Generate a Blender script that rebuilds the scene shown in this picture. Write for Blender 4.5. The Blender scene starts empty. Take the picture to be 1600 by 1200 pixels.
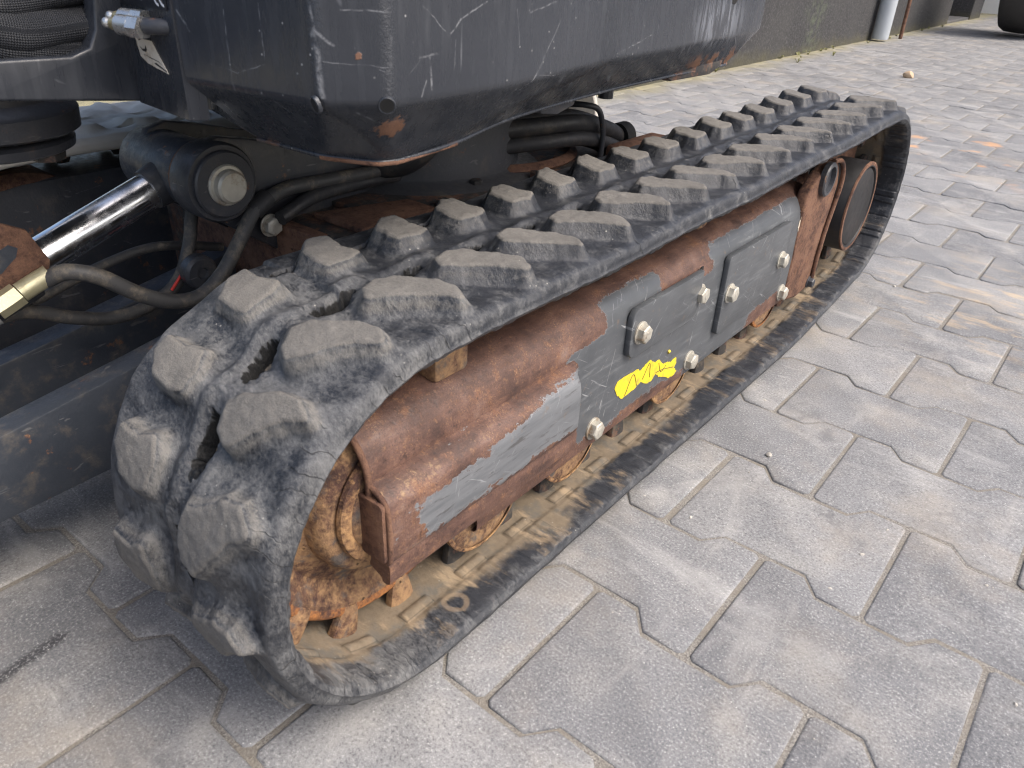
import bpy, bmesh, math, random
import numpy as np
from mathutils import Vector, Matrix

random.seed(7)
rng = np.random.default_rng(11)
SC = bpy.context.scene
COL = SC.collection
S = 0.001                      # all sizes below are written in millimetres

# ------------------------------------------------------------------ camera
cam_d = bpy.data.cameras.new('camera')
cam = bpy.data.objects.new('camera', cam_d)
COL.objects.link(cam)
SC.camera = cam
cam_d.sensor_width = 36.0
cam_d.lens = 36.0 * 1186.2 / 1600.0
cam_d.clip_start = 0.02
cam_d.clip_end = 400.0
CR = ((0.77353464, 0.63250147, 0.0398254),
      (0.34789546, -0.37126216, -0.86089091),
      (-0.5297291, 0.67978401, -0.50722853))
CP = (246.345, -307.108, 515.973)
cam.matrix_world = Matrix(((CR[0][0], -CR[1][0], -CR[2][0], CP[0] * S),
                           (CR[0][1], -CR[1][1], -CR[2][1], CP[1] * S),
                           (CR[0][2], -CR[1][2], -CR[2][2], CP[2] * S),
                           (0, 0, 0, 1)))
cam_d.dof.use_dof = True
cam_d.dof.focus_distance = 0.95
cam_d.dof.aperture_fstop = 20.0

# ------------------------------------------------------------------ light
world = bpy.data.worlds.new('World')
SC.world = world
world.use_nodes = True
wn = world.node_tree
for n in list(wn.nodes):
    wn.nodes.remove(n)
sky = wn.nodes.new('ShaderNodeTexSky')
sky.sky_type = 'NISHITA'
sky.sun_disc = False
sky.sun_elevation = math.radians(52)
sky.sun_rotation = math.radians(78)
sky.air_density = 1.0
sky.dust_density = 6.0
sky.ozone_density = 1.0
wbg = wn.nodes.new('ShaderNodeBackground')
wbg.inputs['Strength'].default_value = 0.15
wout = wn.nodes.new('ShaderNodeOutputWorld')
wn.links.new(sky.outputs[0], wbg.inputs['Color'])
wn.links.new(wbg.outputs[0], wout.inputs['Surface'])

sun_d = bpy.data.lights.new('sun', 'SUN')
sun_d.energy = 1.2
sun_d.angle = math.radians(32)
sun_d.color = (1.0, 0.985, 0.96)
sun = bpy.data.objects.new('sun', sun_d)
COL.objects.link(sun)
az, el = math.radians(78), math.radians(52)
sdir = Vector((math.sin(az) * math.cos(el), math.cos(az) * math.cos(el), math.sin(el)))
sun.rotation_euler = (-sdir).to_track_quat('-Z', 'Y').to_euler()
sun.location = (2, 2, 5)

SC.view_settings.view_transform = 'Standard'
SC.view_settings.look = 'None'
SC.view_settings.gamma = 1.0
SC.view_settings.use_curve_mapping = False
SC.view_settings.exposure = 0.84
SC.cycles.use_denoising = True
SC.cycles.pixel_filter_type = 'BLACKMAN_HARRIS'
SC.cycles.filter_width = 1.15


# ------------------------------------------------------------------ node helper
class Mat:
    def __init__(self, name, rough=0.6, metal=0.0, spec=0.5):
        self.m = bpy.data.materials.new(name)
        self.m.use_nodes = True
        self.t = self.m.node_tree
        self.b = self.t.nodes['Principled BSDF']
        self.b.inputs['Roughness'].default_value = rough
        self.b.inputs['Metallic'].default_value = metal
        self.b.inputs['Specular IOR Level'].default_value = spec
        g = self.t.nodes.new('ShaderNodeNewGeometry')
        self.pos = g.outputs['Position']
        self.nrm = g.outputs['Normal']

    def put(self, sock, v):
        if isinstance(v, bpy.types.NodeSocket):
            self.t.links.new(v, sock)
        elif v is not None:
            if sock.type == 'RGBA' and isinstance(v, tuple) and len(v) == 3:
                v = (*v, 1.0)
            sock.default_value = v

    def noise(self, scale, detail=4.0, rough=0.55, vec=None, dist=0.0, off=None):
        n = self.t.nodes.new('ShaderNodeTexNoise')
        n.inputs['Scale'].default_value = scale
        n.inputs['Detail'].default_value = detail
        n.inputs['Roughness'].default_value = rough
        n.inputs['Distortion'].default_value = dist
        v = self.pos if vec is None else vec
        if off is not None:
            v = self.vm('ADD', v, off)
        self.put(n.inputs['Vector'], v)
        return n.outputs['Fac']

    def voro(self, scale, feature='F1', vec=None, out='Distance', rnd=1.0):
        n = self.t.nodes.new('ShaderNodeTexVoronoi')
        n.feature = feature
        n.inputs['Scale'].default_value = scale
        n.inputs['Randomness'].default_value = rnd
        self.put(n.inputs['Vector'], self.pos if vec is None else vec)
        return n.outputs[out]

    def vm(self, op, a, b=None, c=None):
        n = self.t.nodes.new('ShaderNodeVectorMath')
        n.operation = op
        self.put(n.inputs[0], a)
        if b is not None:
            self.put(n.inputs[3] if op == 'SCALE' else n.inputs[1], b)
        return n.outputs['Value'] if op in ('LENGTH', 'DOT_PRODUCT', 'DISTANCE') else n.outputs['Vector']

    def ma(self, op, a, b=None, c=None, clamp=False):
        n = self.t.nodes.new('ShaderNodeMath')
        n.operation = op
        n.use_clamp = clamp
        self.put(n.inputs[0], a)
        if b is not None:
            self.put(n.inputs[1], b)
        if c is not None:
            self.put(n.inputs[2], c)
        return n.outputs[0]

    def step(self, v, lo, hi, a=0.0, b=1.0):
        n = self.t.nodes.new('ShaderNodeMapRange')
        n.interpolation_type = 'SMOOTHSTEP'
        if hi < lo:
            lo, hi, a, b = hi, lo, b, a
        self.put(n.inputs['Value'], v)
        n.inputs['From Min'].default_value = lo
        n.inputs['From Max'].default_value = hi
        n.inputs['To Min'].default_value = a
        n.inputs['To Max'].default_value = b
        return n.outputs['Result']

    def mix(self, f, a, b):
        n = self.t.nodes.new('ShaderNodeMix')
        n.data_type = 'RGBA'
        self.put(n.inputs[0], f)
        self.put(n.inputs[6], a)
        self.put(n.inputs[7], b)
        return n.outputs[2]

    def ramp(self, f, stops):
        n = self.t.nodes.new('ShaderNodeValToRGB')
        cr = n.color_ramp
        while len(cr.elements) < len(stops):
            cr.elements.new(0.5)
        for e, (p, c) in zip(cr.elements, stops):
            e.position = p
            e.color = (*c, 1.0)
        self.put(n.inputs[0], f)
        return n.outputs[0]

    def attr(self, name, vec=False):
        n = self.t.nodes.new('ShaderNodeAttribute')
        n.attribute_name = name
        return n.outputs['Vector'] if vec else n.outputs['Fac']

    def sep(self, v):
        n = self.t.nodes.new('ShaderNodeSeparateXYZ')
        self.put(n.inputs[0], v)
        return n.outputs[0], n.outputs[1], n.outputs[2]

    def comb(self, x, y, z):
        n = self.t.nodes.new('ShaderNodeCombineXYZ')
        for i, q in enumerate((x, y, z)):
            self.put(n.inputs[i], q)
        return n.outputs[0]

    def rnd(self):
        n = self.t.nodes.new('ShaderNodeObjectInfo')
        return n.outputs['Random']

    def bump(self, h, strength=0.3, dist=0.001, normal=None):
        n = self.t.nodes.new('ShaderNodeBump')
        n.inputs['Strength'].default_value = strength
        n.inputs['Distance'].default_value = dist
        self.put(n.inputs['Height'], h)
        if normal is not None:
            self.put(n.inputs['Normal'], normal)
        return n.outputs[0]

    def seg(self, p, a, b, w):
        """1 on a thin straight scratch from a to b (mm) in the coordinates p."""
        a = Vector(a) * S
        b = Vector(b) * S
        ba = b - a
        pa = self.vm('SUBTRACT', p, tuple(a))
        h = self.ma('DIVIDE', self.vm('DOT_PRODUCT', pa, tuple(ba)), max(ba.length_squared, 1e-9), clamp=True)
        d = self.vm('LENGTH', self.vm('SUBTRACT', pa, self.vm('SCALE', tuple(ba), h)))
        return self.step(d, w * S * 0.8, w * S * 0.15)

    def out(self, col=None, rough=None, nrm=None, metal=None):
        self.put(self.b.inputs['Base Color'], col)
        self.put(self.b.inputs['Roughness'], rough)
        if nrm is not None:
            self.put(self.b.inputs['Normal'], nrm)
        if metal is not None:
            self.put(self.b.inputs['Metallic'], metal)
        return self.m


# ------------------------------------------------------------------ materials
def mat_paver():
    m = Mat('concrete_paver', 0.85, spec=0.35)
    big = m.noise(2.3, 5, 0.6)
    mid = m.noise(14, 5, 0.6, off=(3, 1, 0))
    fine = m.noise(430, 4, 0.75)
    grit = m.noise(1100, 2, 0.6)
    rn = m.rnd()
    base = m.ramp(m.ma('ADD', m.ma('MULTIPLY', big, 0.75), m.ma('ADD', 0.04, m.ma('MULTIPLY', rn, 0.14))),
                  [(0.25, (0.132, 0.136, 0.145)), (0.5, (0.21, 0.213, 0.22)), (0.75, (0.305, 0.304, 0.303))])
    base = m.mix(m.step(mid, 0.45, 0.75, 0, 0.55), base, (0.36, 0.35, 0.33))
    base = m.mix(m.step(mid, 0.42, 0.25, 0, 0.45), base, (0.15, 0.15, 0.157))
    base = m.mix(m.step(fine, 0.51, 0.7, 0, 0.7), base, (0.46, 0.46, 0.455))
    base = m.mix(m.step(fine, 0.49, 0.33, 0, 0.68), base, (0.08, 0.081, 0.088))
    spk = m.step(m.voro(230, out='Distance'), 0.17, 0.07)
    spk = m.ma('MULTIPLY', spk, m.step(m.noise(90, 2), 0.5, 0.66))
    base = m.mix(m.ma('MULTIPLY', spk, 0.8), base, (0.66, 0.65, 0.62))
    # warm dust blown over the yard
    warm = m.step(m.noise(5.5, 6, 0.65, off=(9, 2, 0)), 0.48, 0.78, 0.0, 0.5)
    base = m.mix(warm, base, (0.40, 0.345, 0.275))
    px, py, pz = m.sep(m.pos)
    # tan sand and brick smears trodden into the yard behind the track
    sand = m.ma('MULTIPLY', m.step(m.vm('LENGTH', m.vm('MULTIPLY', m.vm('SUBTRACT', m.pos, (0.27, 1.16, 0)), (2.2, 2.6, 0))), 1.0, 0.2),
                m.step(m.noise(11, 6, 0.65, vec=m.vm('MULTIPLY', m.pos, (1.0, 2.6, 1.0)), off=(2, 0, 0)), 0.5, 0.66))
    base = m.mix(m.ma('MULTIPLY', sand, 0.6), base, (0.55, 0.42, 0.27))
    brick = m.ma('MULTIPLY', m.step(m.vm('LENGTH', m.vm('MULTIPLY', m.vm('SUBTRACT', m.pos, (-0.13, 2.42, 0)), (2.2, 2.0, 0))), 1.0, 0.3),
                 m.step(m.noise(7, 3, 0.5, off=(4, 7, 0)), 0.56, 0.66))
    base = m.mix(m.ma('MULTIPLY', brick, 0.7), base, (0.62, 0.33, 0.15))
    # oil / wet streak beside the track
    oil = m.ma('MULTIPLY', m.seg(m.vm('ADD', m.pos, m.vm('SCALE', m.comb(mid, fine, 0.0), 0.012)), (-283, -290, 0), (-301, -190, 0), 13), m.step(fine, 0.66, 0.46))
    base = m.mix(m.ma('MULTIPLY', oil, 0.8), base, (0.03, 0.03, 0.035))
    # smears, wipes and dark blots
    for (kx, ky, of, lo, hi, colr, am) in ((0.5, 1.6, 3, 0.55, 0.72, (0.43, 0.425, 0.415), 0.5), (1.5, 0.45, 6, 0.56, 0.72, (0.40, 0.39, 0.375), 0.45), (1.0, 0.9, 9, 0.57, 0.7, (0.115, 0.115, 0.122), 0.55)):
        sm = m.noise(8.5, 6, 0.68, vec=m.vm('MULTIPLY', m.pos, (kx, ky, 1.0)), off=(of, of, 0), dist=0.7)
        base = m.mix(m.step(sm, lo, hi, 0, am), base, colr)
    # fine scuffs
    sc = m.noise(38, 3, 0.6, vec=m.vm('MULTIPLY', m.pos, (0.35, 3.0, 1.0)))
    base = m.mix(m.step(sc, 0.66, 0.74, 0, 0.4), base, (0.48, 0.47, 0.45))
    # moss along the building foot
    moss = m.ma('MULTIPLY', m.step(m.ma('ADD', px, m.ma('MULTIPLY', m.noise(2.2, 4), 0.3)), -1.12, -1.34),
                m.step(m.noise(9, 4), 0.3, 0.55, 0.45, 1.0))
    base = m.mix(m.ma('MULTIPLY', moss, 0.75), base, (0.28, 0.25, 0.125))
    h = m.ma('ADD', m.ma('MULTIPLY', fine, 1.0), m.ma('ADD', m.ma('MULTIPLY', grit, 0.7), m.ma('MULTIPLY', mid, 2.5)))
    return m.out(base, m.step(fine, 0.3, 0.7, 0.74, 0.95), m.bump(h, 0.65, 0.0011))


def mat_sand():
    m = Mat('joint_sand', 0.95, spec=0.2)
    n = m.noise(600, 3, 0.7)
    c = m.ramp(n, [(0.3, (0.12, 0.112, 0.10)), (0.5, (0.24, 0.226, 0.205)), (0.72, (0.41, 0.39, 0.355))])
    c = m.mix(m.step(m.noise(26, 4), 0.42, 0.62), c, m.mix(n, (0.13, 0.115, 0.09), (0.34, 0.315, 0.28)))
    return m.out(c, None, m.bump(n, 0.9, 0.002))


def mat_rubber():
    m = Mat('track_rubber', 0.6, spec=0.45)
    pit = m.attr('pit')
    wear = m.attr('wear')
    tan = m.attr('tan')
    flank = m.attr('flank')
    st = m.attr('st', True)
    s, t, _ = m.sep(st)
    n1 = m.noise(16, 6, 0.62)
    n2 = m.noise(120, 5, 0.65)
    n3 = m.noise(700, 3, 0.7)
    n4 = m.noise(45, 5, 0.6, off=(1, 5, 2))
    n5 = m.noise(34, 6, 0.7, vec=m.vm('MULTIPLY', m.pos, (1.0, 2.2, 0.9)), off=(8, 1, 3))
    base = m.mix(n2, (0.012, 0.014, 0.018), (0.036, 0.04, 0.049))
    dusty = m.attr('dusty')
    dsum = m.ma('ADD', m.ma('ADD', m.ma('MULTIPLY', n4, 0.75), m.ma('MULTIPLY', n5, 0.6)), m.ma('ADD', m.ma('MULTIPLY', n2, 0.35), m.ma('MULTIPLY', dusty, 0.25)))
    fib = m.noise(330, 5, 0.75, vec=m.vm('MULTIPLY', m.pos, (1.0, 1.7, 0.7)), dist=0.6)
    n6 = m.noise(1500, 2, 0.7)
    dm = m.step(m.ma('ADD', dsum, m.ma('MULTIPLY', m.ma('SUBTRACT', fib, 0.5), 0.85)), 0.86, 1.36)
    base = m.mix(m.ma('MULTIPLY', dm, 0.66), base, m.mix(n1, (0.16, 0.166, 0.18), (0.30, 0.295, 0.275)))
    # sandy crust on lug flanks and in the corners
    fm = m.step(m.ma('ADD', m.ma('MULTIPLY', flank, m.ma('ADD', 0.24, m.ma('MULTIPLY', dusty, 0.16))), m.ma('ADD', m.ma('MULTIPLY', n5, 0.3), m.ma('ADD', m.ma('MULTIPLY', n3, 0.4), m.ma('MULTIPLY', fib, 0.3)))), 0.70, 0.93)
    base = m.mix(m.ma('MULTIPLY', fm, m.ma('ADD', 0.34, m.ma('MULTIPLY', dusty, 0.2))), base, m.mix(n2, (0.13, 0.126, 0.118), (0.30, 0.275, 0.235)))
    # worn lug tops: dry grey-tan dust ground into the rubber
    wm = m.step(m.ma('ADD', wear, m.ma('MULTIPLY', m.ma('SUBTRACT', m.ma('ADD', m.ma('MULTIPLY', n2, 0.6), m.ma('MULTIPLY', n5, 0.5)), 0.52), 1.3)), 0.32, 0.78)
    top = m.mix(m.step(m.ma('ADD', m.ma('MULTIPLY', n6, 0.6), m.ma('MULTIPLY', fib, 0.4)), 0.32, 0.72), m.mix(n4, (0.085, 0.082, 0.077), (0.165, 0.155, 0.141)), m.mix(n4, (0.17, 0.161, 0.146), (0.26, 0.244, 0.218)))
    base = m.mix(m.ma('MULTIPLY', wm, m.ma('ADD', 0.78, m.ma('MULTIPLY', dusty, 0.17))), base, top)
    # tan clay caked on the inside face
    tm = m.step(m.ma('ADD', tan, m.ma('MULTIPLY', m.ma('SUBTRACT', n1, 0.5), 1.7)), 0.4, 0.75)
    clay = m.mix(n2, (0.125, 0.10, 0.07), (0.31, 0.24, 0.16))
    clay = m.mix(m.step(n4, 0.45, 0.65), clay, (0.145, 0.13, 0.105))
    base = m.mix(m.ma('MULTIPLY', tm, 0.85), base, clay)
    rd = m.vm('LENGTH', m.vm('MULTIPLY', m.vm('SUBTRACT', m.pos, (-0.066, 0.03, 0.03)), (1, 1, 0.2)))
    rg = m.ma('MULTIPLY', m.step(m.ma('ABSOLUTE', m.ma('SUBTRACT', m.ma('ADD', rd, m.ma('MULTIPLY', m.ma('SUBTRACT', n2, 0.5), 0.004)), 0.0095)), 0.0035, 0.0012), m.step(tan, 0.1, 0.2))
    base = m.mix(m.ma('MULTIPLY', rg, 0.38), base, (0.34, 0.25, 0.16))
    sm2 = m.ma('MULTIPLY', m.step(m.noise(20, 5, 0.7, vec=m.vm('MULTIPLY', m.pos, (0.6, 1.6, 1.0)), off=(5, 2, 1)), 0.54, 0.66), m.step(tan, 0.12, 0.3))
    base = m.mix(m.ma('MULTIPLY', sm2, 0.6), base, (0.40, 0.30, 0.19))
    # hairline cracks across the shoulder
    cw = m.ma('ADD', m.ma('MULTIPLY', s, 74.0), m.ma('MULTIPLY', m.noise(30, 3), 2.2))
    ln = m.step(m.ma('ABSOLUTE', m.ma('SUBTRACT', m.ma('FRACT', cw), 0.5)), 0.03, 0.01)
    ln = m.ma('MULTIPLY', ln, m.step(t, 0.019, 0.010))
    ln = m.ma('MULTIPLY', ln, m.step(m.noise(22, 2, off=(0, 3, 1)), 0.5, 0.58, 0, 0.7))
    vc = m.step(m.voro(150, 'DISTANCE_TO_EDGE', m.vm('ADD', m.pos, m.vm('SCALE', m.comb(n2, n4, n2), 0.02))), 0.035, 0.008)
    vc = m.ma('MULTIPLY', vc, m.ma('MULTIPLY', m.step(flank, 0.2, 0.6), m.step(n1, 0.47, 0.6, 0, 0.45)))
    base = m.mix(m.ma('MULTIPLY', ln, 0.8), base, (0.012, 0.012, 0.012))
    # pale dust speck
    sp = m.ma('MULTIPLY', m.step(m.voro(170), 0.14, 0.05), m.step(n1, 0.5, 0.65))
    base = m.mix(m.ma('MULTIPLY', sp, 0.6), base, (0.5, 0.48, 0.43))
    base = m.mix(m.step(pit, 0.25, 0.6), base, (0.006, 0.006, 0.006))  # shade inside the slits and inner grooves painted near-black
    dryness = m.ma('MAXIMUM', m.ma('MAXIMUM', wm, tm), m.ma('MAXIMUM', fm, dm))
    h = m.ma('ADD', m.ma('ADD', m.ma('MULTIPLY', m.ma('ADD', m.ma('MULTIPLY', n3, 0.5), m.ma('MULTIPLY', n6, 0.5)), m.ma('ADD', 0.35, m.ma('MULTIPLY', wm, 0.5))), m.ma('ADD', m.ma('MULTIPLY', n2, 1.1), m.ma('MULTIPLY', fib, 0.9))),
             m.ma('MULTIPLY', ln, -3.0))
    return m.out(base, m.step(dryness, 0.0, 0.9, 0.36, 0.9), m.bump(h, 0.7, 0.0012))


def rust_col(m, k=1.0):
    a = m.noise(24, 6, 0.65)
    b = m.noise(170, 5, 0.7)
    c = m.noise(55, 5, 0.6, off=(2, 7, 1))
    g = m.noise(720, 3, 0.75)
    st = m.noise(60, 5, 0.7, vec=m.vm('MULTIPLY', m.pos, (1.0, 0.22, 1.6)), off=(6, 1, 2))
    col = m.ramp(m.ma('ADD', m.ma('MULTIPLY', a, 0.6), m.ma('MULTIPLY', st, 0.42)),
                 [(0.34, (0.036, 0.021, 0.019)), (0.47, (0.088, 0.046, 0.035)), (0.58, (0.14, 0.076, 0.057)), (0.72, (0.21, 0.145, 0.122))])
    col = m.mix(m.step(c, 0.56, 0.73, 0, 0.65), col, (0.215, 0.10, 0.05))
    col = m.mix(m.step(b, 0.54, 0.74, 0, 0.55), col, (0.27, 0.145, 0.075))
    gk = m.ma('MULTIPLY', m.step(g, 0.56, 0.68), m.step(m.ma('ADD', m.ma('MULTIPLY', a, 0.5), m.ma('MULTIPLY', c, 0.6)), 0.5, 0.7, 0.12, 0.85))
    col = m.mix(gk, col, (0.38, 0.225, 0.115))
    col = m.mix(m.step(g, 0.44, 0.33, 0, 0.6), col, (0.03, 0.018, 0.016))
    col = m.mix(m.step(b, 0.44, 0.28, 0, 0.75), col, (0.03, 0.018, 0.017))
    return col, a, b, c


def mat_frame():
    """Grey paint flaking off rusty plate; the attribute says where the paint has gone."""
    m = Mat('flaked_paint_on_rust', 0.6)
    r = m.attr('rust')
    dirt = m.attr('dirt')
    col, a, b, c = rust_col(m)
    isl = m.noise(42, 6, 0.72, vec=m.vm('MULTIPLY', m.pos, (1.0, 0.42, 1.25)), off=(1, 2, 9))
    rr_ = m.ma('ADD', m.ma('ADD', r, m.ma('MULTIPLY', m.ma('SUBTRACT', c, 0.5), 0.7)),
               m.ma('ADD', m.ma('MULTIPLY', m.ma('SUBTRACT', isl, 0.5), 1.5), m.ma('MULTIPLY', m.ma('SUBTRACT', b, 0.5), 0.85)))
    sel = m.step(rr_, 0.48, 0.52)
    worn = m.attr('worn')
    grain = m.noise(60, 4, 0.7, vec=m.vm('MULTIPLY', m.pos, (1, 0.25, 2.6)))
    paint = m.mix(m.noise(35, 5, 0.6), (0.05, 0.055, 0.062), (0.10, 0.108, 0.117))
    paint = m.mix(m.step(grain, 0.52, 0.72, 0, 0.55), paint, (0.17, 0.18, 0.19))
    scr = m.noise(130, 2, 0.5, vec=m.vm('MULTIPLY', m.vm('ADD', m.pos, m.vm('SCALE', m.comb(0.0, m.pos, 0.0), 0.0)), (1, 0.16, 0.9)), dist=2.0)
    paint = m.mix(m.ma('MULTIPLY', worn, m.step(grain, 0.3, 0.62, 0.4, 0.95)), paint, (0.155, 0.163, 0.174))
    paint = m.mix(m.ma('MULTIPLY', worn, m.step(m.noise(85, 4, 0.7, vec=m.vm('MULTIPLY', m.pos, (1, 0.3, 2.2)), off=(3, 3, 3)), 0.56, 0.66, 0, 0.7)), paint, (0.055, 0.05, 0.05))
    px, py, pz = m.sep(m.pos)
    for (ka, kb, of, th) in ((1.0, 1.0, 1.0, 0.66), (1.0, -0.6, 4.0, 0.67), (0.25, 1.0, 8.0, 0.67)):
        al = m.ma('ADD', m.ma('MULTIPLY', py, ka), m.ma('MULTIPLY', pz, kb))
        ac = m.ma('SUBTRACT', m.ma('MULTIPLY', py, kb), m.ma('MULTIPLY', pz, ka))
        sx = m.noise(100, 3, 0.5, vec=m.comb(m.ma('MULTIPLY', al, 0.16), m.ma('MULTIPLY', ac, 2.6), of), dist=1.2)
        paint = m.mix(m.ma('MULTIPLY', m.step(sx, th, th + 0.05), m.step(m.noise(26, 3, off=(of, 0, 0)), 0.4, 0.6, 0.15, 0.75)), paint, (0.33, 0.34, 0.35))
    paint = m.mix(m.step(m.noise(90, 4, 0.7), 0.62, 0.72, 0, 0.5), paint, (0.17, 0.12, 0.08))
    edge = m.step(rr_, 0.42, 0.48)
    paint = m.mix(m.ma('MULTIPLY', edge, 0.4), paint, (0.26, 0.27, 0.28))
    base = m.mix(sel, paint, col)
    # pale tan clay dust resting in the hollows
    dm = m.step(m.ma('ADD', dirt, m.ma('ADD', m.ma('MULTIPLY', m.ma('SUBTRACT', b, 0.5), 1.3), m.ma('MULTIPLY', m.ma('SUBTRACT', a, 0.5), 0.8))), 0.42, 0.85)
    base = m.mix(m.ma('MULTIPLY', dm, 0.75), base, m.mix(b, (0.26, 0.17, 0.095), (0.45, 0.33, 0.19)))
    fine = m.noise(500, 3, 0.7)
    h = m.ma('ADD', m.ma('MULTIPLY', sel, m.ma('ADD', -1.2, m.ma('MULTIPLY', b, 1.6))), m.ma('MULTIPLY', fine, m.ma('ADD', 0.12, m.ma('MULTIPLY', sel, 0.4))))
    rough = m.ma('ADD', m.ma('MULTIPLY', m.ma('MAXIMUM', m.ma('MULTIPLY', sel, m.step(b, 0.3, 0.7, 0.35, 1.0)), dm), 0.26), m.step(grain, 0.3, 0.7, 0.32, 0.46))
    return m.out(base, rough, m.bump(h, 0.5, 0.0011))


def mat_rust(name, tint, amt, dark=None, rough=0.85):
    m = Mat(name, rough, spec=0.3)
    col, a, b, c = rust_col(m)
    col = m.mix(m.step(m.ma('ADD', m.ma('MULTIPLY', a, 0.6), m.ma('MULTIPLY', b, 0.5)), 0.42, 0.68, 0, amt), col, tint)
    if dark:
        col = m.mix(m.step(c, 0.52, 0.68, 0, 0.8), col, dark)
    pit = m.ma('MULTIPLY', m.step(m.voro(95), 0.16, 0.09), m.step(a, 0.5, 0.6))
    col = m.mix(m.ma('MULTIPLY', pit, 0.8), col, (0.02, 0.013, 0.01))
    h = m.ma('ADD', m.ma('MULTIPLY', b, 1.4), m.ma('ADD', m.ma('MULTIPLY', m.noise(520, 3, 0.7), 0.6), m.ma('MULTIPLY', pit, -2.0)))
    return m.out(col, None, m.bump(h, 0.75, 0.0014))


SCR = [
    ('R', (-100, 55, 463), (-100, 65, 472), 1.1), ('R', (-100, 65, 472), (-100, 89, 481), 0.8), ('R', (-100, 124, 452), (-100, 120, 476), 0.7),
    ('R', (-100, 180, 466), (-100, 161, 445), 0.8), ('R', (-100, 161, 445), (-100, 145, 428), 1.3), ('R', (-100, 145, 428), (-100, 133, 423), 0.7),
    ('R', (-100, 136, 473), (-100, 172, 478), 0.9), ('R', (-100, 33, 480), (-100, 52, 466), 0.5), ('R', (-100, 154, 432), (-100, 203, 425), 0.5),
    ('R', (-100, 290, 434), (-100, 352, 445), 0.8), ('R', (-100, 38, 452), (-100, 39, 434), 1.5), ('R', (-100, 30, 453), (-100, 46, 454), 1.1), ('R', (-100, 35, 440), (-100, 31, 432), 1.1), ('R', (-100, 8, 466), (-100, 6, 436), 2.0), ('R', (-100, 21, 445), (-100, 31, 452), 0.4), ('R', (-100, 59, 440), (-100, 61, 461), 0.4),  # T-shaped drip and corner seam: their glints painted as pale lines
    ('F', (-230, -32, 470), (-221, -32, 459), 1.4), ('F', (-110, -32, 479), (-61, -32, 475), 0.8), ('F', (-118, -32, 452), (-70, -32, 448), 0.5),
    ('F', (-122, -32, 483), (-120, -32, 468), 1.4), ('F', (-120, -32, 468), (-114, -32, 461), 1.4), ('F', (-121, -32, 468), (-119, -32, 434), 2.6),
    ('F', (-209, -32, 442), (-185, -32, 440), 0.5), ('F', (-185, -32, 440), (-160, -32, 447), 0.5), ('F', (-189, -32, 473), (-190, -32, 429), 0.7),
    ('F', (-160, -32, 479), (-160, -32, 449), 0.6), ('F', (-98, -32, 449), (-86, -32, 440), 0.4), ('F', (-159, -32, 426), (-149, -32, 413), 0.6),
    ('F', (-112, -32, 424), (-104, -32, 410), 1.3),
]


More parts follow.
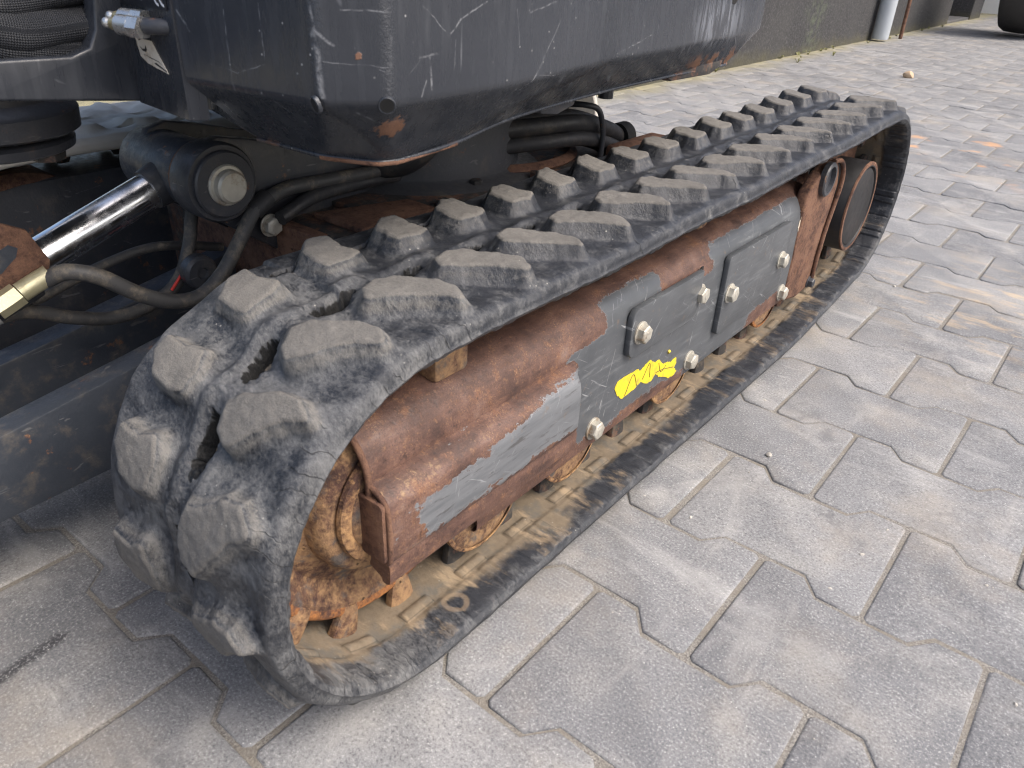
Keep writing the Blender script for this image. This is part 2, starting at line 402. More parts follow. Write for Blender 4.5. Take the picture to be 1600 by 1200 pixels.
def mat_body():
    m = Mat('scuffed_charcoal_paint', 0.35)
    n = m.noise(9, 5, 0.6)
    v = m.noise(70, 4, 0.65, vec=m.vm('MULTIPLY', m.pos, (1.6, 1.6, 0.22)))
    col = m.mix(n, (0.02, 0.023, 0.03), (0.043, 0.048, 0.058))
    col = m.mix(m.step(v, 0.5, 0.75, 0, 0.3), col, (0.08, 0.086, 0.098))
    px, py, pz = m.sep(m.pos)
    wv = m.vm('SCALE', m.comb(0.0, m.noise(60, 2), m.noise(60, 2, off=(5, 5, 5))), 0.0035)
    pr = m.vm('ADD', m.vm('MULTIPLY', m.pos, (0, 1, 1)), m.vm('SUBTRACT', wv, (0, 0.00175, 0.00175)))
    pf = m.vm('ADD', m.vm('MULTIPLY', m.pos, (1, 0, 1)), m.vm('MULTIPLY', m.vm('SUBTRACT', m.comb(m.noise(60, 2), 0.0, m.noise(60, 2, off=(5, 5, 5))), (0.5, 0, 0.5)), (0.0035, 0, 0.0035)))
    acc = None
    front = m.step(py, 0.012, 0.0)
    right = m.step(py, 0.004, 0.014)
    for tag, a, b, w in SCR:
        if tag == 'R':
            a, b = (0, a[1], a[2]), (0, b[1], b[2])
            k = m.ma('MULTIPLY', m.seg(pr, a, b, w), right)
        else:
            a, b = (a[0], 0, a[2]), (b[0], 0, b[2])
            k = m.ma('MULTIPLY', m.seg(pf, a, b, w), front)
        acc = k if acc is None else m.ma('MAXIMUM', acc, k)
    brk = m.ma('MULTIPLY', m.step(m.noise(200, 3, 0.7), 0.36, 0.6, 0.05, 1.0), m.step(m.noise(45, 3, 0.6), 0.35, 0.55, 0.3, 1.0))
    acc = m.ma('MULTIPLY', acc, m.ma('MULTIPLY', brk, 0.6))
    # random fine scratches
    s1 = m.noise(50, 2, 0.4, vec=m.vm('MULTIPLY', m.pos, (2.4, 2.4, 0.3)), dist=1.2)
    s2 = m.noise(46, 2, 0.4, vec=m.vm('MULTIPLY', m.vm('ADD', m.pos, m.vm('SCALE', m.comb(pz, pz, py), 0.7)), (0.7, 0.7, 2.6)), dist=1.5)
    fs = m.ma('MAXIMUM', m.step(s1, 0.72, 0.76), m.step(s2, 0.74, 0.775))
    fs = m.ma('MULTIPLY', fs, m.step(m.noise(13, 3), 0.45, 0.6))
    # rub marks on the under-sloping skirt
    rub = m.noise(42, 4, 0.7, vec=m.vm('MULTIPLY', m.vm('ADD', m.pos, m.comb(0.0, pz, 0.0)), (1, 2.2, 0.4)))
    rubm = m.ma('MULTIPLY', m.step(rub, 0.57, 0.7), m.ma('MULTIPLY', m.step(pz, 0.432, 0.424), m.step(py, 0.1, 0.2)))
    col = m.mix(m.ma('MULTIPLY', rubm, 0.55), col, (0.21, 0.22, 0.24))
    pale = m.step(m.vm('LENGTH', m.vm('MULTIPLY', m.vm('SUBTRACT', m.pos, (-0.14, 0.53, 0.447)), (0.5, 9, 30))), 1.0, 0.2)
    col = m.mix(m.ma('MULTIPLY', pale, m.step(v, 0.4, 0.62, 0, 0.6)), col, (0.25, 0.27, 0.31))
    col = m.mix(m.ma('MULTIPLY', fs, 0.4), col, (0.2, 0.21, 0.23))
    col = m.mix(m.ma('MULTIPLY', acc, 0.75), col, (0.34, 0.35, 0.37))
    sp = m.ma('MULTIPLY', m.step(m.voro(120), 0.1, 0.05), m.step(n, 0.48, 0.6))
    col = m.mix(m.ma('MULTIPLY', sp, 0.6), col, (0.5, 0.5, 0.5))
    # rust at the knocked corner and along the very bottom edge
    rc, ra, rb, rcc = rust_col(m)
    k1 = m.step(m.ma('ADD', m.vm('LENGTH', m.vm('MULTIPLY', m.vm('SUBTRACT', m.pos, (-0.113, 0.019, 0.4185)), (1, 1, 1))), m.ma('MULTIPLY', m.ma('SUBTRACT', rb, 0.5), 0.02)), 0.0118, 0.0098)
    k2 = m.step(m.ma('ADD', m.vm('LENGTH', m.vm('SUBTRACT', m.pos, (-0.105, -0.008, 0.4555))), m.ma('MULTIPLY', m.ma('SUBTRACT', rb, 0.5), 0.006)), 0.0024, 0.0016)
    k3 = m.ma('MULTIPLY', m.ma('MULTIPLY', m.step(py, 0.10, 0.06), m.step(m.ma('ADD', pz, m.ma('MULTIPLY', rb, 0.012)), 0.3985, 0.3955)), m.step(m.noise(14, 3), 0.45, 0.55))
    k4 = m.ma('MULTIPLY', m.step(py, 0.46, 0.52), m.ma('MULTIPLY', m.step(pz, 0.418, 0.408), m.step(rcc, 0.5, 0.58)))
    k = m.ma('MAXIMUM', m.ma('MAXIMUM', k1, k2), m.ma('MAXIMUM', k3, k4))
    col = m.mix(m.ma('MULTIPLY', k, 0.9), col, m.mix(0.35, rc, (0.33, 0.16, 0.08)))
    # rough weld / stone-chip texture down the two corner seams
    seam = m.ma('MAXIMUM', m.step(m.ma('ABSOLUTE', m.ma('SUBTRACT', px, -0.1205)), 0.006, 0.0), m.ma('MULTIPLY', m.step(m.ma('ABSOLUTE', m.ma('SUBTRACT', py, 0.0065)), 0.008, 0.0), m.step(px, -0.112, -0.105)))
    gl = m.ma('MULTIPLY', seam, m.noise(260, 4, 0.8))
    h = m.ma('ADD', m.ma('MULTIPLY', m.noise(420, 2), 0.12), m.ma('ADD', m.ma('MULTIPLY', gl, 2.2), m.ma('ADD', m.ma('MULTIPLY', m.noise(22, 3), 2.0), m.ma('MULTIPLY', k, 1.2))))
    rough = m.ma('ADD', m.step(v, 0.3, 0.7, 0.2, 0.34), m.ma('MULTIPLY', m.ma('MAXIMUM', k, rubm), 0.3))
    return m.out(col, rough, m.bump(h, 0.45, 0.0011))


def mat_dark(name='dull_black_paint', c0=(0.026, 0.028, 0.034), c1=(0.058, 0.062, 0.072), rough=0.38, rust=0.1, dust=0.25):
    m = Mat(name, rough)
    rc, a, b, c = rust_col(m)
    col = m.mix(m.noise(18, 5), c0, c1)
    sc = m.noise(55, 2, 0.4, vec=m.vm('MULTIPLY', m.pos, (0.8, 0.6, 2.6)), dist=1.4)
    col = m.mix(m.step(sc, 0.68, 0.74, 0, 0.4), col, (0.2, 0.2, 0.2))
    col = m.mix(m.step(m.ma('ADD', m.ma('MULTIPLY', c, 0.7), m.ma('MULTIPLY', b, 0.3)), 0.62 - rust * 0.3, 0.68 - rust * 0.3, 0, 0.85), col, rc)
    col = m.mix(m.step(m.noise(40, 5, 0.7, off=(4, 4, 4)), 0.5, 0.75, 0, dust), col, (0.22, 0.18, 0.13))
    return m.out(col, m.step(b, 0.3, 0.7, rough - 0.08, rough + 0.15), m.bump(m.ma('ADD', b, m.noise(400, 2)), 0.3, 0.0008))


def mat_simple(name, c0, c1, rough=0.5, metal=0.0, scale=60, bump=0.2, dirt=None, damt=0.4):
    m = Mat(name, rough, metal)
    n = m.noise(scale, 5, 0.6)
    col = m.mix(n, c0, c1)
    if dirt:
        col = m.mix(m.step(m.noise(scale * 0.6, 5, 0.7, off=(3, 3, 3)), 0.5, 0.72, 0, damt), col, dirt)
    return m.out(col, m.step(n, 0.3, 0.7, max(rough - 0.08, 0.03), rough + 0.1), m.bump(m.noise(scale * 6, 3), bump, 0.0008))


def mat_hose(name, c0, c1, dust):
    m = Mat(name, 0.55)
    n = m.noise(30, 5, 0.65)
    col = m.mix(n, c0, c1)
    col = m.mix(m.step(m.noise(55, 5, 0.7), 0.47, 0.75, 0, dust), col, (0.24, 0.20, 0.145))
    return m.out(col, m.step(n, 0.3, 0.7, 0.42, 0.75), m.bump(m.noise(420, 3), 0.35, 0.0008))


def mat_sleeve():
    m = Mat('ribbed_nylon_sleeve', 0.55)
    st = m.attr('st', True)
    s, t, _ = m.sep(st)
    rib = m.ma('SINE', m.ma('MULTIPLY', s, 2 * math.pi / 0.0015))
    wv = m.ma('SINE', m.ma('MULTIPLY', t, 330.0))
    col = m.mix(m.step(m.ma('MULTIPLY', rib, wv), -0.4, 0.8), (0.008, 0.009, 0.011), (0.042, 0.046, 0.056))
    col = m.mix(m.step(m.noise(30, 4), 0.5, 0.75, 0, 0.35), col, (0.12, 0.12, 0.12))
    return m.out(col, None, m.bump(m.ma('ADD', rib, m.ma('MULTIPLY', wv, 0.5)), 0.6, 0.0006))


def mat_wall():
    m = Mat('dark_rough_render', 0.9, spec=0.3)
    n = m.noise(75, 5, 0.8)
    col = m.ramp(n, [(0.32, (0.03, 0.03, 0.032)), (0.55, (0.06, 0.06, 0.063)), (0.74, (0.17, 0.17, 0.17))])
    col = m.mix(m.step(m.noise(3, 4), 0.4, 0.7, 0, 0.5), col, (0.075, 0.075, 0.074))
    px, py, pz = m.sep(m.pos)
    gr = m.ma('MULTIPLY', m.step(m.ma('ABSOLUTE', m.ma('SUBTRACT', py, m.ma('ADD', 4.35, m.ma('MULTIPLY', m.noise(4, 3), 0.45)))), 0.2, 0.03), m.step(m.noise(20, 4), 0.42, 0.62))
    col = m.mix(m.ma('MULTIPLY', gr, 0.4), col, (0.13, 0.16, 0.10))
    ms = m.step(m.ma('ADD', pz, m.ma('MULTIPLY', m.noise(8, 4), 0.14)), 0.15, 0.05)
    col = m.mix(m.ma('MULTIPLY', ms, 0.4), col, (0.13, 0.12, 0.06))
    return m.out(col, None, m.bump(n, 0.9, 0.006))


M_GLOSS = mat_simple('black_enamel', (0.010, 0.010, 0.011), (0.022, 0.022, 0.024), 0.5, 0, 40, 0.15, (0.05, 0.035, 0.03), 0.3)
M_PAVER = mat_paver()
M_SAND = mat_sand()
M_RUBBER = mat_rubber()
M_FRAME = mat_frame()
M_BODY = mat_body()
M_DARK = mat_dark()
M_POST = mat_dark('dark_grey_paint', (0.045, 0.047, 0.052), (0.075, 0.078, 0.086), 0.45, 0.02, 0.2)
M_ARM = mat_dark('scratched_blue_black_paint', (0.022, 0.028, 0.038), (0.058, 0.066, 0.082), 0.4, 0.06, 0.4)
M_DECK = mat_dark('dirty_black_paint_rusting', (0.022, 0.022, 0.024), (0.045, 0.042, 0.04), 0.65, 0.42, 0.55)
M_TAN = mat_rust('clay_coated_rust', (0.36, 0.225, 0.115), 0.9, (0.085, 0.088, 0.09))
M_RING = mat_rust('pale_clay_rust', (0.50, 0.30, 0.14), 0.97)
M_ORANGE = mat_rust('orange_rust', (0.46, 0.19, 0.055), 0.9)
M_BROWN = mat_rust('brown_rust', (0.20, 0.11, 0.07), 0.8)
M_CHROME = mat_simple('chromed_rod', (0.74, 0.76, 0.79), (0.82, 0.84, 0.86), 0.22, 1.0, 50, 0.05)
M_ZINC = mat_simple('pale_zinc', (0.33, 0.31, 0.265), (0.60, 0.58, 0.51), 0.42, 0.35, 110, 0.3, (0.23, 0.15, 0.085), 0.8)
M_STEEL = mat_simple('bright_steel', (0.55, 0.55, 0.53), (0.72, 0.72, 0.70), 0.3, 0.85, 220, 0.2, (0.28, 0.24, 0.18), 0.4)
M_BRASS = mat_simple('brassy_plating', (0.55, 0.46, 0.24), (0.70, 0.60, 0.36), 0.35, 0.8, 120, 0.2, (0.2, 0.15, 0.08), 0.4)
M_CRIMP = mat_simple('dull_yellow_plating', (0.42, 0.39, 0.24), (0.58, 0.54, 0.37), 0.38, 0.6, 90, 0.2, (0.2, 0.16, 0.09), 0.5)
M_HOSE = mat_hose('dusty_hose_rubber', (0.035, 0.035, 0.037), (0.075, 0.074, 0.072), 0.75)
M_HOSEB = mat_hose('black_hose_rubber', (0.016, 0.016, 0.018), (0.035, 0.035, 0.038), 0.25)
M_SLEEVE = mat_sleeve()
M_BLACK = mat_simple('black_hole_shade', (0.006, 0.006, 0.006), (0.01, 0.01, 0.01), 0.8)
M_YELLOW = mat_simple('yellow_vinyl', (0.66, 0.49, 0.02), (0.80, 0.62, 0.03), 0.5, 0, 110, 0.3, (0.34, 0.25, 0.07), 0.75)
M_LABEL = mat_simple('soiled_cream_vinyl', (0.62, 0.55, 0.45), (0.74, 0.68, 0.58), 0.5, 0, 80, 0.2, (0.30, 0.20, 0.11), 0.9)
M_PLATE = mat_simple('black_plate', (0.008, 0.01, 0.014), (0.014, 0.016, 0.022), 0.35)
M_PRINT = mat_simple('white_print', (0.62, 0.64, 0.67), (0.75, 0.76, 0.78), 0.5)
M_INK = mat_simple('black_ink', (0.02, 0.018, 0.016), (0.04, 0.035, 0.03), 0.6)
M_RED = mat_simple('red_paint_mark', (0.62, 0.03, 0.02), (0.75, 0.06, 0.04), 0.5)
M_WALL = mat_wall()
M_WHITEWALL = mat_simple('white_cladding', (0.74, 0.73, 0.71), (0.82, 0.81, 0.79), 0.6, 0, 4, 0.1)
M_DOOR = mat_simple('grey_door_paint', (0.085, 0.085, 0.088), (0.11, 0.11, 0.115), 0.5, 0, 8, 0.1)
M_PIPE = mat_simple('grey_plastic_pipe', (0.42, 0.46, 0.50), (0.54, 0.58, 0.62), 0.4, 0, 7, 0.1)
M_TYRE = mat_simple('tyre_rubber', (0.03, 0.029, 0.029), (0.06, 0.057, 0.054), 0.75, 0, 25, 0.3, (0.10, 0.09, 0.075), 0.4)
M_RIM = mat_simple('rim_paint', (0.10, 0.10, 0.105), (0.15, 0.15, 0.155), 0.5, 0, 20)
M_STONE = mat_simple('tan_stone', (0.42, 0.30, 0.19), (0.58, 0.44, 0.31), 0.85, 0, 120, 0.6)
M_CHIP = mat_simple('pale_chippings', (0.30, 0.28, 0.25), (0.55, 0.52, 0.47), 0.85, 0, 60, 0.4)
M_APRON = mat_simple('pale_concrete', (0.74, 0.73, 0.70), (0.82, 0.81, 0.78), 0.85, 0, 5, 0.3)
M_SUNLIT_BELT = mat_simple('sunlit_pale_rubber', (0.48, 0.46, 0.41), (0.62, 0.59, 0.54), 0.85, 0, 30, 0.4, (0.3, 0.27, 0.23), 0.5)  # far belt: bright sunlight on its top painted as a pale base colour
M_GREEN = mat_simple('weed_green', (0.12, 0.13, 0.05), (0.22, 0.21, 0.08), 0.7)


# ------------------------------------------------------------------ builders
def tag(o, label=None, cat=None, group=None, kind=None):
    if label: o['label'] = label
    if cat: o['category'] = cat
    if group: o['group'] = group
    if kind: o['kind'] = kind
    return o


def wloc(o):
    v = Vector((0, 0, 0))
    while o:
        v += o.location
        o = o.parent
    return v


def link(name, me, parent=None, at=(0, 0, 0)):
    o = bpy.data.objects.new(name, me)
    COL.objects.link(o)
    if parent:
        o.parent = parent
    o.location = Vector(at) - (wloc(parent) if parent else Vector((0, 0, 0)))
    return o


def empty(name, at):
    o = bpy.data.objects.new(name, None)
    COL.objects.link(o)
    o.location = Vector(at) * S
    return o


def mesh(name, V, F, mat, parent=None, smooth=40, attrs=None, recentre=True):
    V = np.asarray(V, float) * S
    c = (V.min(0) + V.max(0)) / 2 if recentre else np.zeros(3)
    me = bpy.data.meshes.new(name)
    me.from_pydata((V - c).tolist(), [], F)
    if attrs:
        for k, a in attrs.items():
            a = np.asarray(a, float)
            if a.ndim == 2:
                me.attributes.new(k, 'FLOAT_VECTOR', 'POINT').data.foreach_set('vector', a.ravel())
            else:
                me.attributes.new(k, 'FLOAT', 'POINT').data.foreach_set('value', a)
    me.materials.append(mat)
    me.update()
    if smooth is not None:
        me.shade_smooth()
        if smooth < 179:
            me.set_sharp_from_angle(angle=math.radians(smooth))
    return link(name, me, parent, c)


def bm_obj(name, bm, mat, parent=None, smooth=40):
    bmesh.ops.recalc_face_normals(bm, faces=bm.faces)
    V = [v.co[:] for v in bm.verts]
    bm.verts.index_update()
    F = [[v.index for v in f.verts] for f in bm.faces]
    bm.free()
    return mesh(name, V, F, mat, parent, smooth)


def box_bm(lo, hi, bev=1.0, seg=2):
    bm = bmesh.new()
    bmesh.ops.create_cube(bm, size=1)
    lo, hi = Vector(lo), Vector(hi)
    for v in bm.verts:
        v.co = Vector([lo[i] + (v.co[i] + 0.5) * (hi[i] - lo[i]) for i in range(3)])
    if bev:
        bmesh.ops.bevel(bm, geom=list(bm.edges), offset=bev, segments=seg, affect='EDGES', profile=0.5)
    return bm


def box(name, lo, hi, mat, parent=None, bev=1.0, seg=2):
    return bm_obj(name, box_bm(lo, hi, bev, seg), mat, parent)


def plate_bm(poly, ax, a, b, bev=1.0, seg=2):
    """polygon (in the two axes other than ax, in order) extruded from a to b along ax"""
    bm = bmesh.new()
    def mk(p, q):
        if ax == 0: return (q, p[0], p[1])
        if ax == 1: return (p[0], q, p[1])
        return (p[0], p[1], q)
    lo = [bm.verts.new(mk(p, a)) for p in poly]
    hi = [bm.verts.new(mk(p, b)) for p in poly]
    n = len(poly)
    bm.faces.new(lo); bm.faces.new(hi[::-1])
    for i in range(n):
        bm.faces.new((lo[i], hi[i], hi[(i + 1) % n], lo[(i + 1) % n]))
    bmesh.ops.recalc_face_normals(bm, faces=bm.faces)
    if bev:
        ed = [e for e in bm.edges if abs((e.verts[0].co[ax] - e.verts[1].co[ax])) < 1e-6]
        bmesh.ops.bevel(bm, geom=ed, offset=bev, segments=seg, affect='EDGES', profile=0.5)
    return bm


def plate(name, poly, ax, a, b, mat, parent=None, bev=1.0, seg=2):
    return bm_obj(name, plate_bm(poly, ax, a, b, bev, seg), mat, parent)


def rrect(y0, y1, z0, z1, r, n=5, corners=(1, 1, 1, 1)):
    P = []
    for (cy, cz, a0, k) in ((y1 - r, z1 - r, 0, corners[0]), (y0 + r, z1 - r, 90, corners[1]), (y0 + r, z0 + r, 180, corners[2]), (y1 - r, z0 + r, 270, corners[3])):
        if k:
            for i in range(n + 1):
                a = math.radians(a0 + 90 * i / n)
                P.append((cy + r * math.cos(a), cz + r * math.sin(a)))
        else:
            a = math.radians(a0 + 45)
            P.append((cy + r * math.copysign(1, math.cos(a)), cz + r * math.copysign(1, math.sin(a))))
    return P


def lathe_vf(prof, n, ax=0, c=(0, 0, 0), ph=0.0, cap=True):
    V, F = [], []
    for (h, r) in prof:
        for i in range(n):
            a = 2 * math.pi * i / n + ph
            p, q = r * math.cos(a), r * math.sin(a)
            if ax == 0: V.append((c[0] + h, c[1] + p, c[2] + q))
            elif ax == 1: V.append((c[0] + p, c[1] + h, c[2] + q))
            else: V.append((c[0] + p, c[1] + q, c[2] + h))
    m = len(prof)
    for j in range(m - 1):
        for i in range(n):
            k = (i + 1) % n
            F.append((j * n + i, j * n + k, (j + 1) * n + k, (j + 1) * n + i))
    if cap:
        F.append(tuple(range(n))[::-1])
        F.append(tuple((m - 1) * n + i for i in range(n)))
    return V, F


def lathe(name, prof, n, mat, parent=None, ax=0, c=(0, 0, 0), ph=0.0, smooth=35, cap=True):
    V, F = lathe_vf(prof, n, ax, c, ph, cap)
    bm = bmesh.new()
    vs = [bm.verts.new(v) for v in V]
    for f in F:
        try: bm.faces.new([vs[i] for i in f])
        except ValueError: pass
    return bm_obj(name, bm, mat, parent, smooth)


def catmull(P, step=6.0):
    P = [np.array(p, float) for p in P]
    Q = [2 * P[0] - P[1]] + P + [2 * P[-1] - P[-2]]
    out = []
    for i in range(1, len(Q) - 2):
        p0, p1, p2, p3 = Q[i - 1:i + 3]
        n = max(2, int(np.linalg.norm(p2 - p1) / step))
        for k in range(n):
            t = k / n
            out.append(0.5 * ((2 * p1) + (-p0 + p2) * t + (2 * p0 - 5 * p1 + 4 * p2 - p3) * t * t + (-p0 + 3 * p1 - 3 * p2 + p3) * t ** 3))
    out.append(P[-1])
    return out


def tube(name, P, r, mat, parent=None, n=14, step=6.0, wob=0.0, smooth=60):
    pts = catmull(P, step)
    m = len(pts)
    T = [pts[min(i + 1, m - 1)] - pts[max(i - 1, 0)] for i in range(m)]
    T = [t / np.linalg.norm(t) for t in T]
    ref = np.array([0, 0, 1.0]) if abs(T[0][2]) < 0.9 else np.array([1.0, 0, 0])
    u = np.cross(T[0], ref); u /= np.linalg.norm(u)
    V, ST = [], []
    L = 0.0
    for i in range(m):
        if i: L += np.linalg.norm(pts[i] - pts[i - 1])
        u = u - T[i] * np.dot(u, T[i]); u /= np.linalg.norm(u)
        w = np.cross(T[i], u)
        rr = r(i / (m - 1)) if callable(r) else r
        for k in range(n):
            a = 2 * math.pi * k / n
            q = rr * (1 + wob * math.sin(3 * a + L * 0.05) + wob * math.sin(2 * a - L * 0.11))
            V.append(pts[i] + (u * math.cos(a) + w * math.sin(a)) * q)
            ST.append((L * S, k / n, 0))
    F = []
    for i in range(m - 1):
        for k in range(n):
            k2 = (k + 1) % n
            F.append((i * n + k, i * n + k2, (i + 1) * n + k2, (i + 1) * n + k))
    F.append(tuple(range(n))[::-1]); F.append(tuple((m - 1) * n + k for k in range(n)))
    return mesh(name, V, F, mat, parent, smooth, {'st': ST})


def vnoise(x, y, seed=0):
    """cheap smooth value noise on arrays, 0..1"""
    def hsh(i, j):
        n = (i.astype(np.int64) * 374761393 + j.astype(np.int64) * 668265263 + seed * 69069) & 0x7fffffff
        n = ((n ^ (n >> 13)) * 1274126177) & 0x7fffffff
        return ((n ^ (n >> 16)) & 0xffff) / 65535.0
    i, j = np.floor(x), np.floor(y)
    fx, fy = x - i, y - j
    fx = fx * fx * (3 - 2 * fx); fy = fy * fy * (3 - 2 * fy)
    a, b, c, d = hsh(i, j), hsh(i + 1, j), hsh(i, j + 1), hsh(i + 1, j + 1)
    return (a * (1 - fx) + b * fx) * (1 - fy) + (c * (1 - fx) + d * fx) * fy


def sst(v, lo, hi):
    x = np.clip((v - lo) / (hi - lo), 0, 1)
    return x * x * (3 - 2 * x)


def sdpoly(px, py, poly):
    n = len(poly)
    d = np.full(px.shape, 1e18)
    s = np.ones(px.shape)
    for i in range(n):
        ax, ay = poly[i]; bx, by = poly[i - 1]
        ex, ey = bx - ax, by - ay
        wx, wy = px - ax, py - ay
        t = np.clip((wx * ex + wy * ey) / (ex * ex + ey * ey), 0, 1)
        d = np.minimum(d, (wx - ex * t) ** 2 + (wy - ey * t) ** 2)
        c1 = py >= ay; c2 = py < by; c3 = ex * wy > ey * wx
        flip = (c1 & c2 & c3) | (~c1 & ~c2 & ~c3)
        s = np.where(flip, -s, s)
    return s * np.sqrt(d)


# ------------------------------------------------------------------ ground
PU, PV, PA = 200.0, 143.46, 11.0      # double-T paving stone: length, row pitch, waist


def paver_outline(g=2.1, jit=0.0):
    a = PA
    e = PU / 2 - g
    lo = [(-e, -a + g), (-59, -a + g), (-41, a + g), (41, a + g), (59, -a + g), (e, -a + g)]
    hi = [(e, PV + a - g), (59, PV + a - g), (41, PV - a - g), (-41, PV - a - g), (-59, PV + a - g), (-e, PV + a - g)]
    P = [(x + random.uniform(-jit, jit), y + random.uniform(-jit, jit)) for x, y in lo + hi]
    return P


def paver_mesh(i):
    P = paver_outline(2.1, 0.8)
    # round the four outer corners a little
    Q = []
    n = len(P)
    for k, p in enumerate(P):
        if k in (0, 5, 6, 11):
            a, b = P[k - 1], P[(k + 1) % n]
            for q in (a, b):
                d = math.hypot(q[0] - p[0], q[1] - p[1])
                Q.append((p[0] + (q[0] - p[0]) / d * 4.5, p[1] + (q[1] - p[1]) / d * 4.5))
        else:
            Q.append(p)
    n = len(Q)
    cx, cy = 0, PV / 2
    def inset(w):
        R = []
        for k in range(n):
            a, p, b = np.array(Q[k - 1]), np.array(Q[k]), np.array(Q[(k + 1) % n])
            n1 = np.array([-(p - a)[1], (p - a)[0]]); n1 /= np.linalg.norm(n1)
            n2 = np.array([-(b - p)[1], (b - p)[0]]); n2 /= np.linalg.norm(n2)
            m = n1 + n2; m /= max(np.dot(m, m) / 2, 0.25)
            R.append(p + m * w)
        return R
    rings = [(inset(0.0), -9.0), (inset(0.0), -2.0), (inset(1.0), -0.6), (inset(2.8), 0.0)]
    V, F = [], []
    for R, z in rings:
        V += [(q[0] - cx, q[1] - cy, z) for q in R]
    for j in range(3):
        for k in range(n):
            k2 = (k + 1) % n
            F.append((j * n + k, j * n + k2, (j + 1) * n + k2, (j + 1) * n + k))
    F.append(tuple(3 * n + k for k in range(n)))
    me = bpy.data.meshes.new('paver')
    me.from_pydata([(x * S, y * S, z * S) for x, y, z in V], [], F)
    me.materials.append(M_PAVER)
    me.shade_smooth()
    me.set_sharp_from_angle(angle=math.radians(50))
    return me, V, F


V = [(-9000, -1500, -2.2), (9000, -1500, -2.2), (9000, 14000, -2.2), (-9000, 14000, -2.2)]
pavement = mesh('pavement', V, [(0, 1, 2, 3)], M_SAND, None, None, recentre=False)
tag(pavement, kind='structure')
V = [(-90000, -90000, -14), (90000, -90000, -14), (90000, 90000, -14), (-90000, 90000, -14)]
tag(mesh('ground', V, [(0, 1, 2, 3)], M_PAVER, None, None, recentre=False), kind='structure')

pm = [paver_mesh(i) for i in range(6)]
cells = []
for r in range(-9, 92):
    for k in range(-30, 30):
        u = (100.0 if r % 2 else 0.0) + 200.0 * k + 100.0
        cells.append((u, r * PV + PV / 2))
F_PX = 1186.2


def project(x, y, z=0.0):
    d = np.array([x, y, z]) - np.array(CP)
    q = np.array(CR) @ d
    return q[2], (800 + F_PX * q[0] / q[2], 600 + F_PX * q[1] / q[2]) if q[2] > 20 else None


scored, rest = [], []
for (u, v) in cells:
    dep, p = project(u, v)
    ok = p is not None and -90 < p[0] < 1690 and -60 < p[1] < 1290
    hid = (-300 < u < -110 and 20 < v < 1000) or (-1000 < u < -640 and v > 0 and v < 1200) or (-560 < u < -215 and 150 < v < 900)
    if ok and not hid:
        d = math.dist((u, v, 0), CP)
        scored.append((CP[2] / d ** 3, u, v))
    else:
        rest.append((u, v))
scored.sort(reverse=True)
for i, (_, u, v) in enumerate(scored[:298]):
    o = bpy.data.objects.new('paver', pm[random.randrange(6)][0])
    COL.objects.link(o)
    o.parent = pavement
    o.location = ((u + random.uniform(-.8, .8)) * S, (v + random.uniform(-.8, .8)) * S, random.uniform(-1.0, 0.5) * S)
    o.rotation_euler = (random.uniform(-.005, .005), random.uniform(-.005, .005), random.uniform(-.004, .004))
rest += [(u, v) for _, u, v in scored[298:]]
Vb, Fb = [], []
for (u, v) in rest:
    _, PVv, PF = pm[random.randrange(6)]
    b = len(Vb)
    nn = len(PVv) // 4
    dz = random.uniform(-1.0, 0.5); tx, ty = random.uniform(-.006, .006), random.uniform(-.006, .006)
    Vb += [(x + u, y + v, z + dz + x * ty + y * tx) for x, y, z in PVv[nn:]]
    Fb += [tuple(i - nn + b for i in f) for f in PF[nn:]]
far = mesh('paver_field', Vb, Fb, M_PAVER, pavement, 50)
far['kind'] = 'stuff'

# pale concrete strip beyond the far track
ap = mesh('concrete_apron', [(-2230, -800, 6), (-1700, -800, 6), (-1700, 1900, 6), (-2230, 1900, 6), (-2230, -800, -9), (-1700, -800, -9), (-1700, 1900, -9), (-2230, 1900, -9)],
          [(0, 1, 2, 3), (1, 5, 6, 2), (0, 4, 5, 1), (3, 2, 6, 7), (0, 3, 7, 4)], M_APRON, None, None)
tag(ap, kind='structure')

# ------------------------------------------------------------------ building, pipe, tyre
bld = empty('building', (-1600, 6000, 0))
tag(bld, 'dark grey rough rendered building with drainpipe and recessed grey door', 'building')
WX = -1450


def wallseg(y0, y1, name='wall', x1=WX, z1=3200, x0=-5200):
    return box(name, (x0, y0, -20), (x1, y1, z1), M_WALL, bld, 6, 1)


wallseg(2300, 7900)
wallseg(8800, 9260)
box('wall', (-5200, 7900, 2150), (WX, 8800, 3200), M_WALL, bld, 6, 1)
box('door', (-1760, 7905, 30), (-1700, 8795, 2140), M_DOOR, bld, 4, 1)
box('door_sill', (-1700, 7905, -10), (-1460, 8795, 22), M_DOOR, bld, 4, 1)
box('door_rail', (-1700, 7960, 330), (-1690, 8740, 352), M_PRINT, bld, 1, 1)
pipe = lathe('drainpipe', [(12, 50), (24, 54), (900, 54), (905, 62), (990, 62), (995, 54), (3100, 54)], 24, M_PIPE, bld, 2, (-1384, 5700, 0))
tube('rusty_rod', [(-1330, 6010, -4), (-1338, 6005, 700), (-1345, 6000, 1600)], 13, M_BROWN, bld, 8, 60)
far_b = empty('white_building', (600, 10600, 0))
tag(far_b, 'white clad building standing beyond the dark rendered wall', 'building')
box('wall', (-2600, 10150, -15), (5000, 12500, 3400), M_WHITEWALL, far_b, 5, 1)
for i in range(4):
    box('cladding_rail', (-2600, 10138, 260 + 300 * i), (5000, 10152, 285 + 300 * i), M_APRON, far_b, 2, 1)

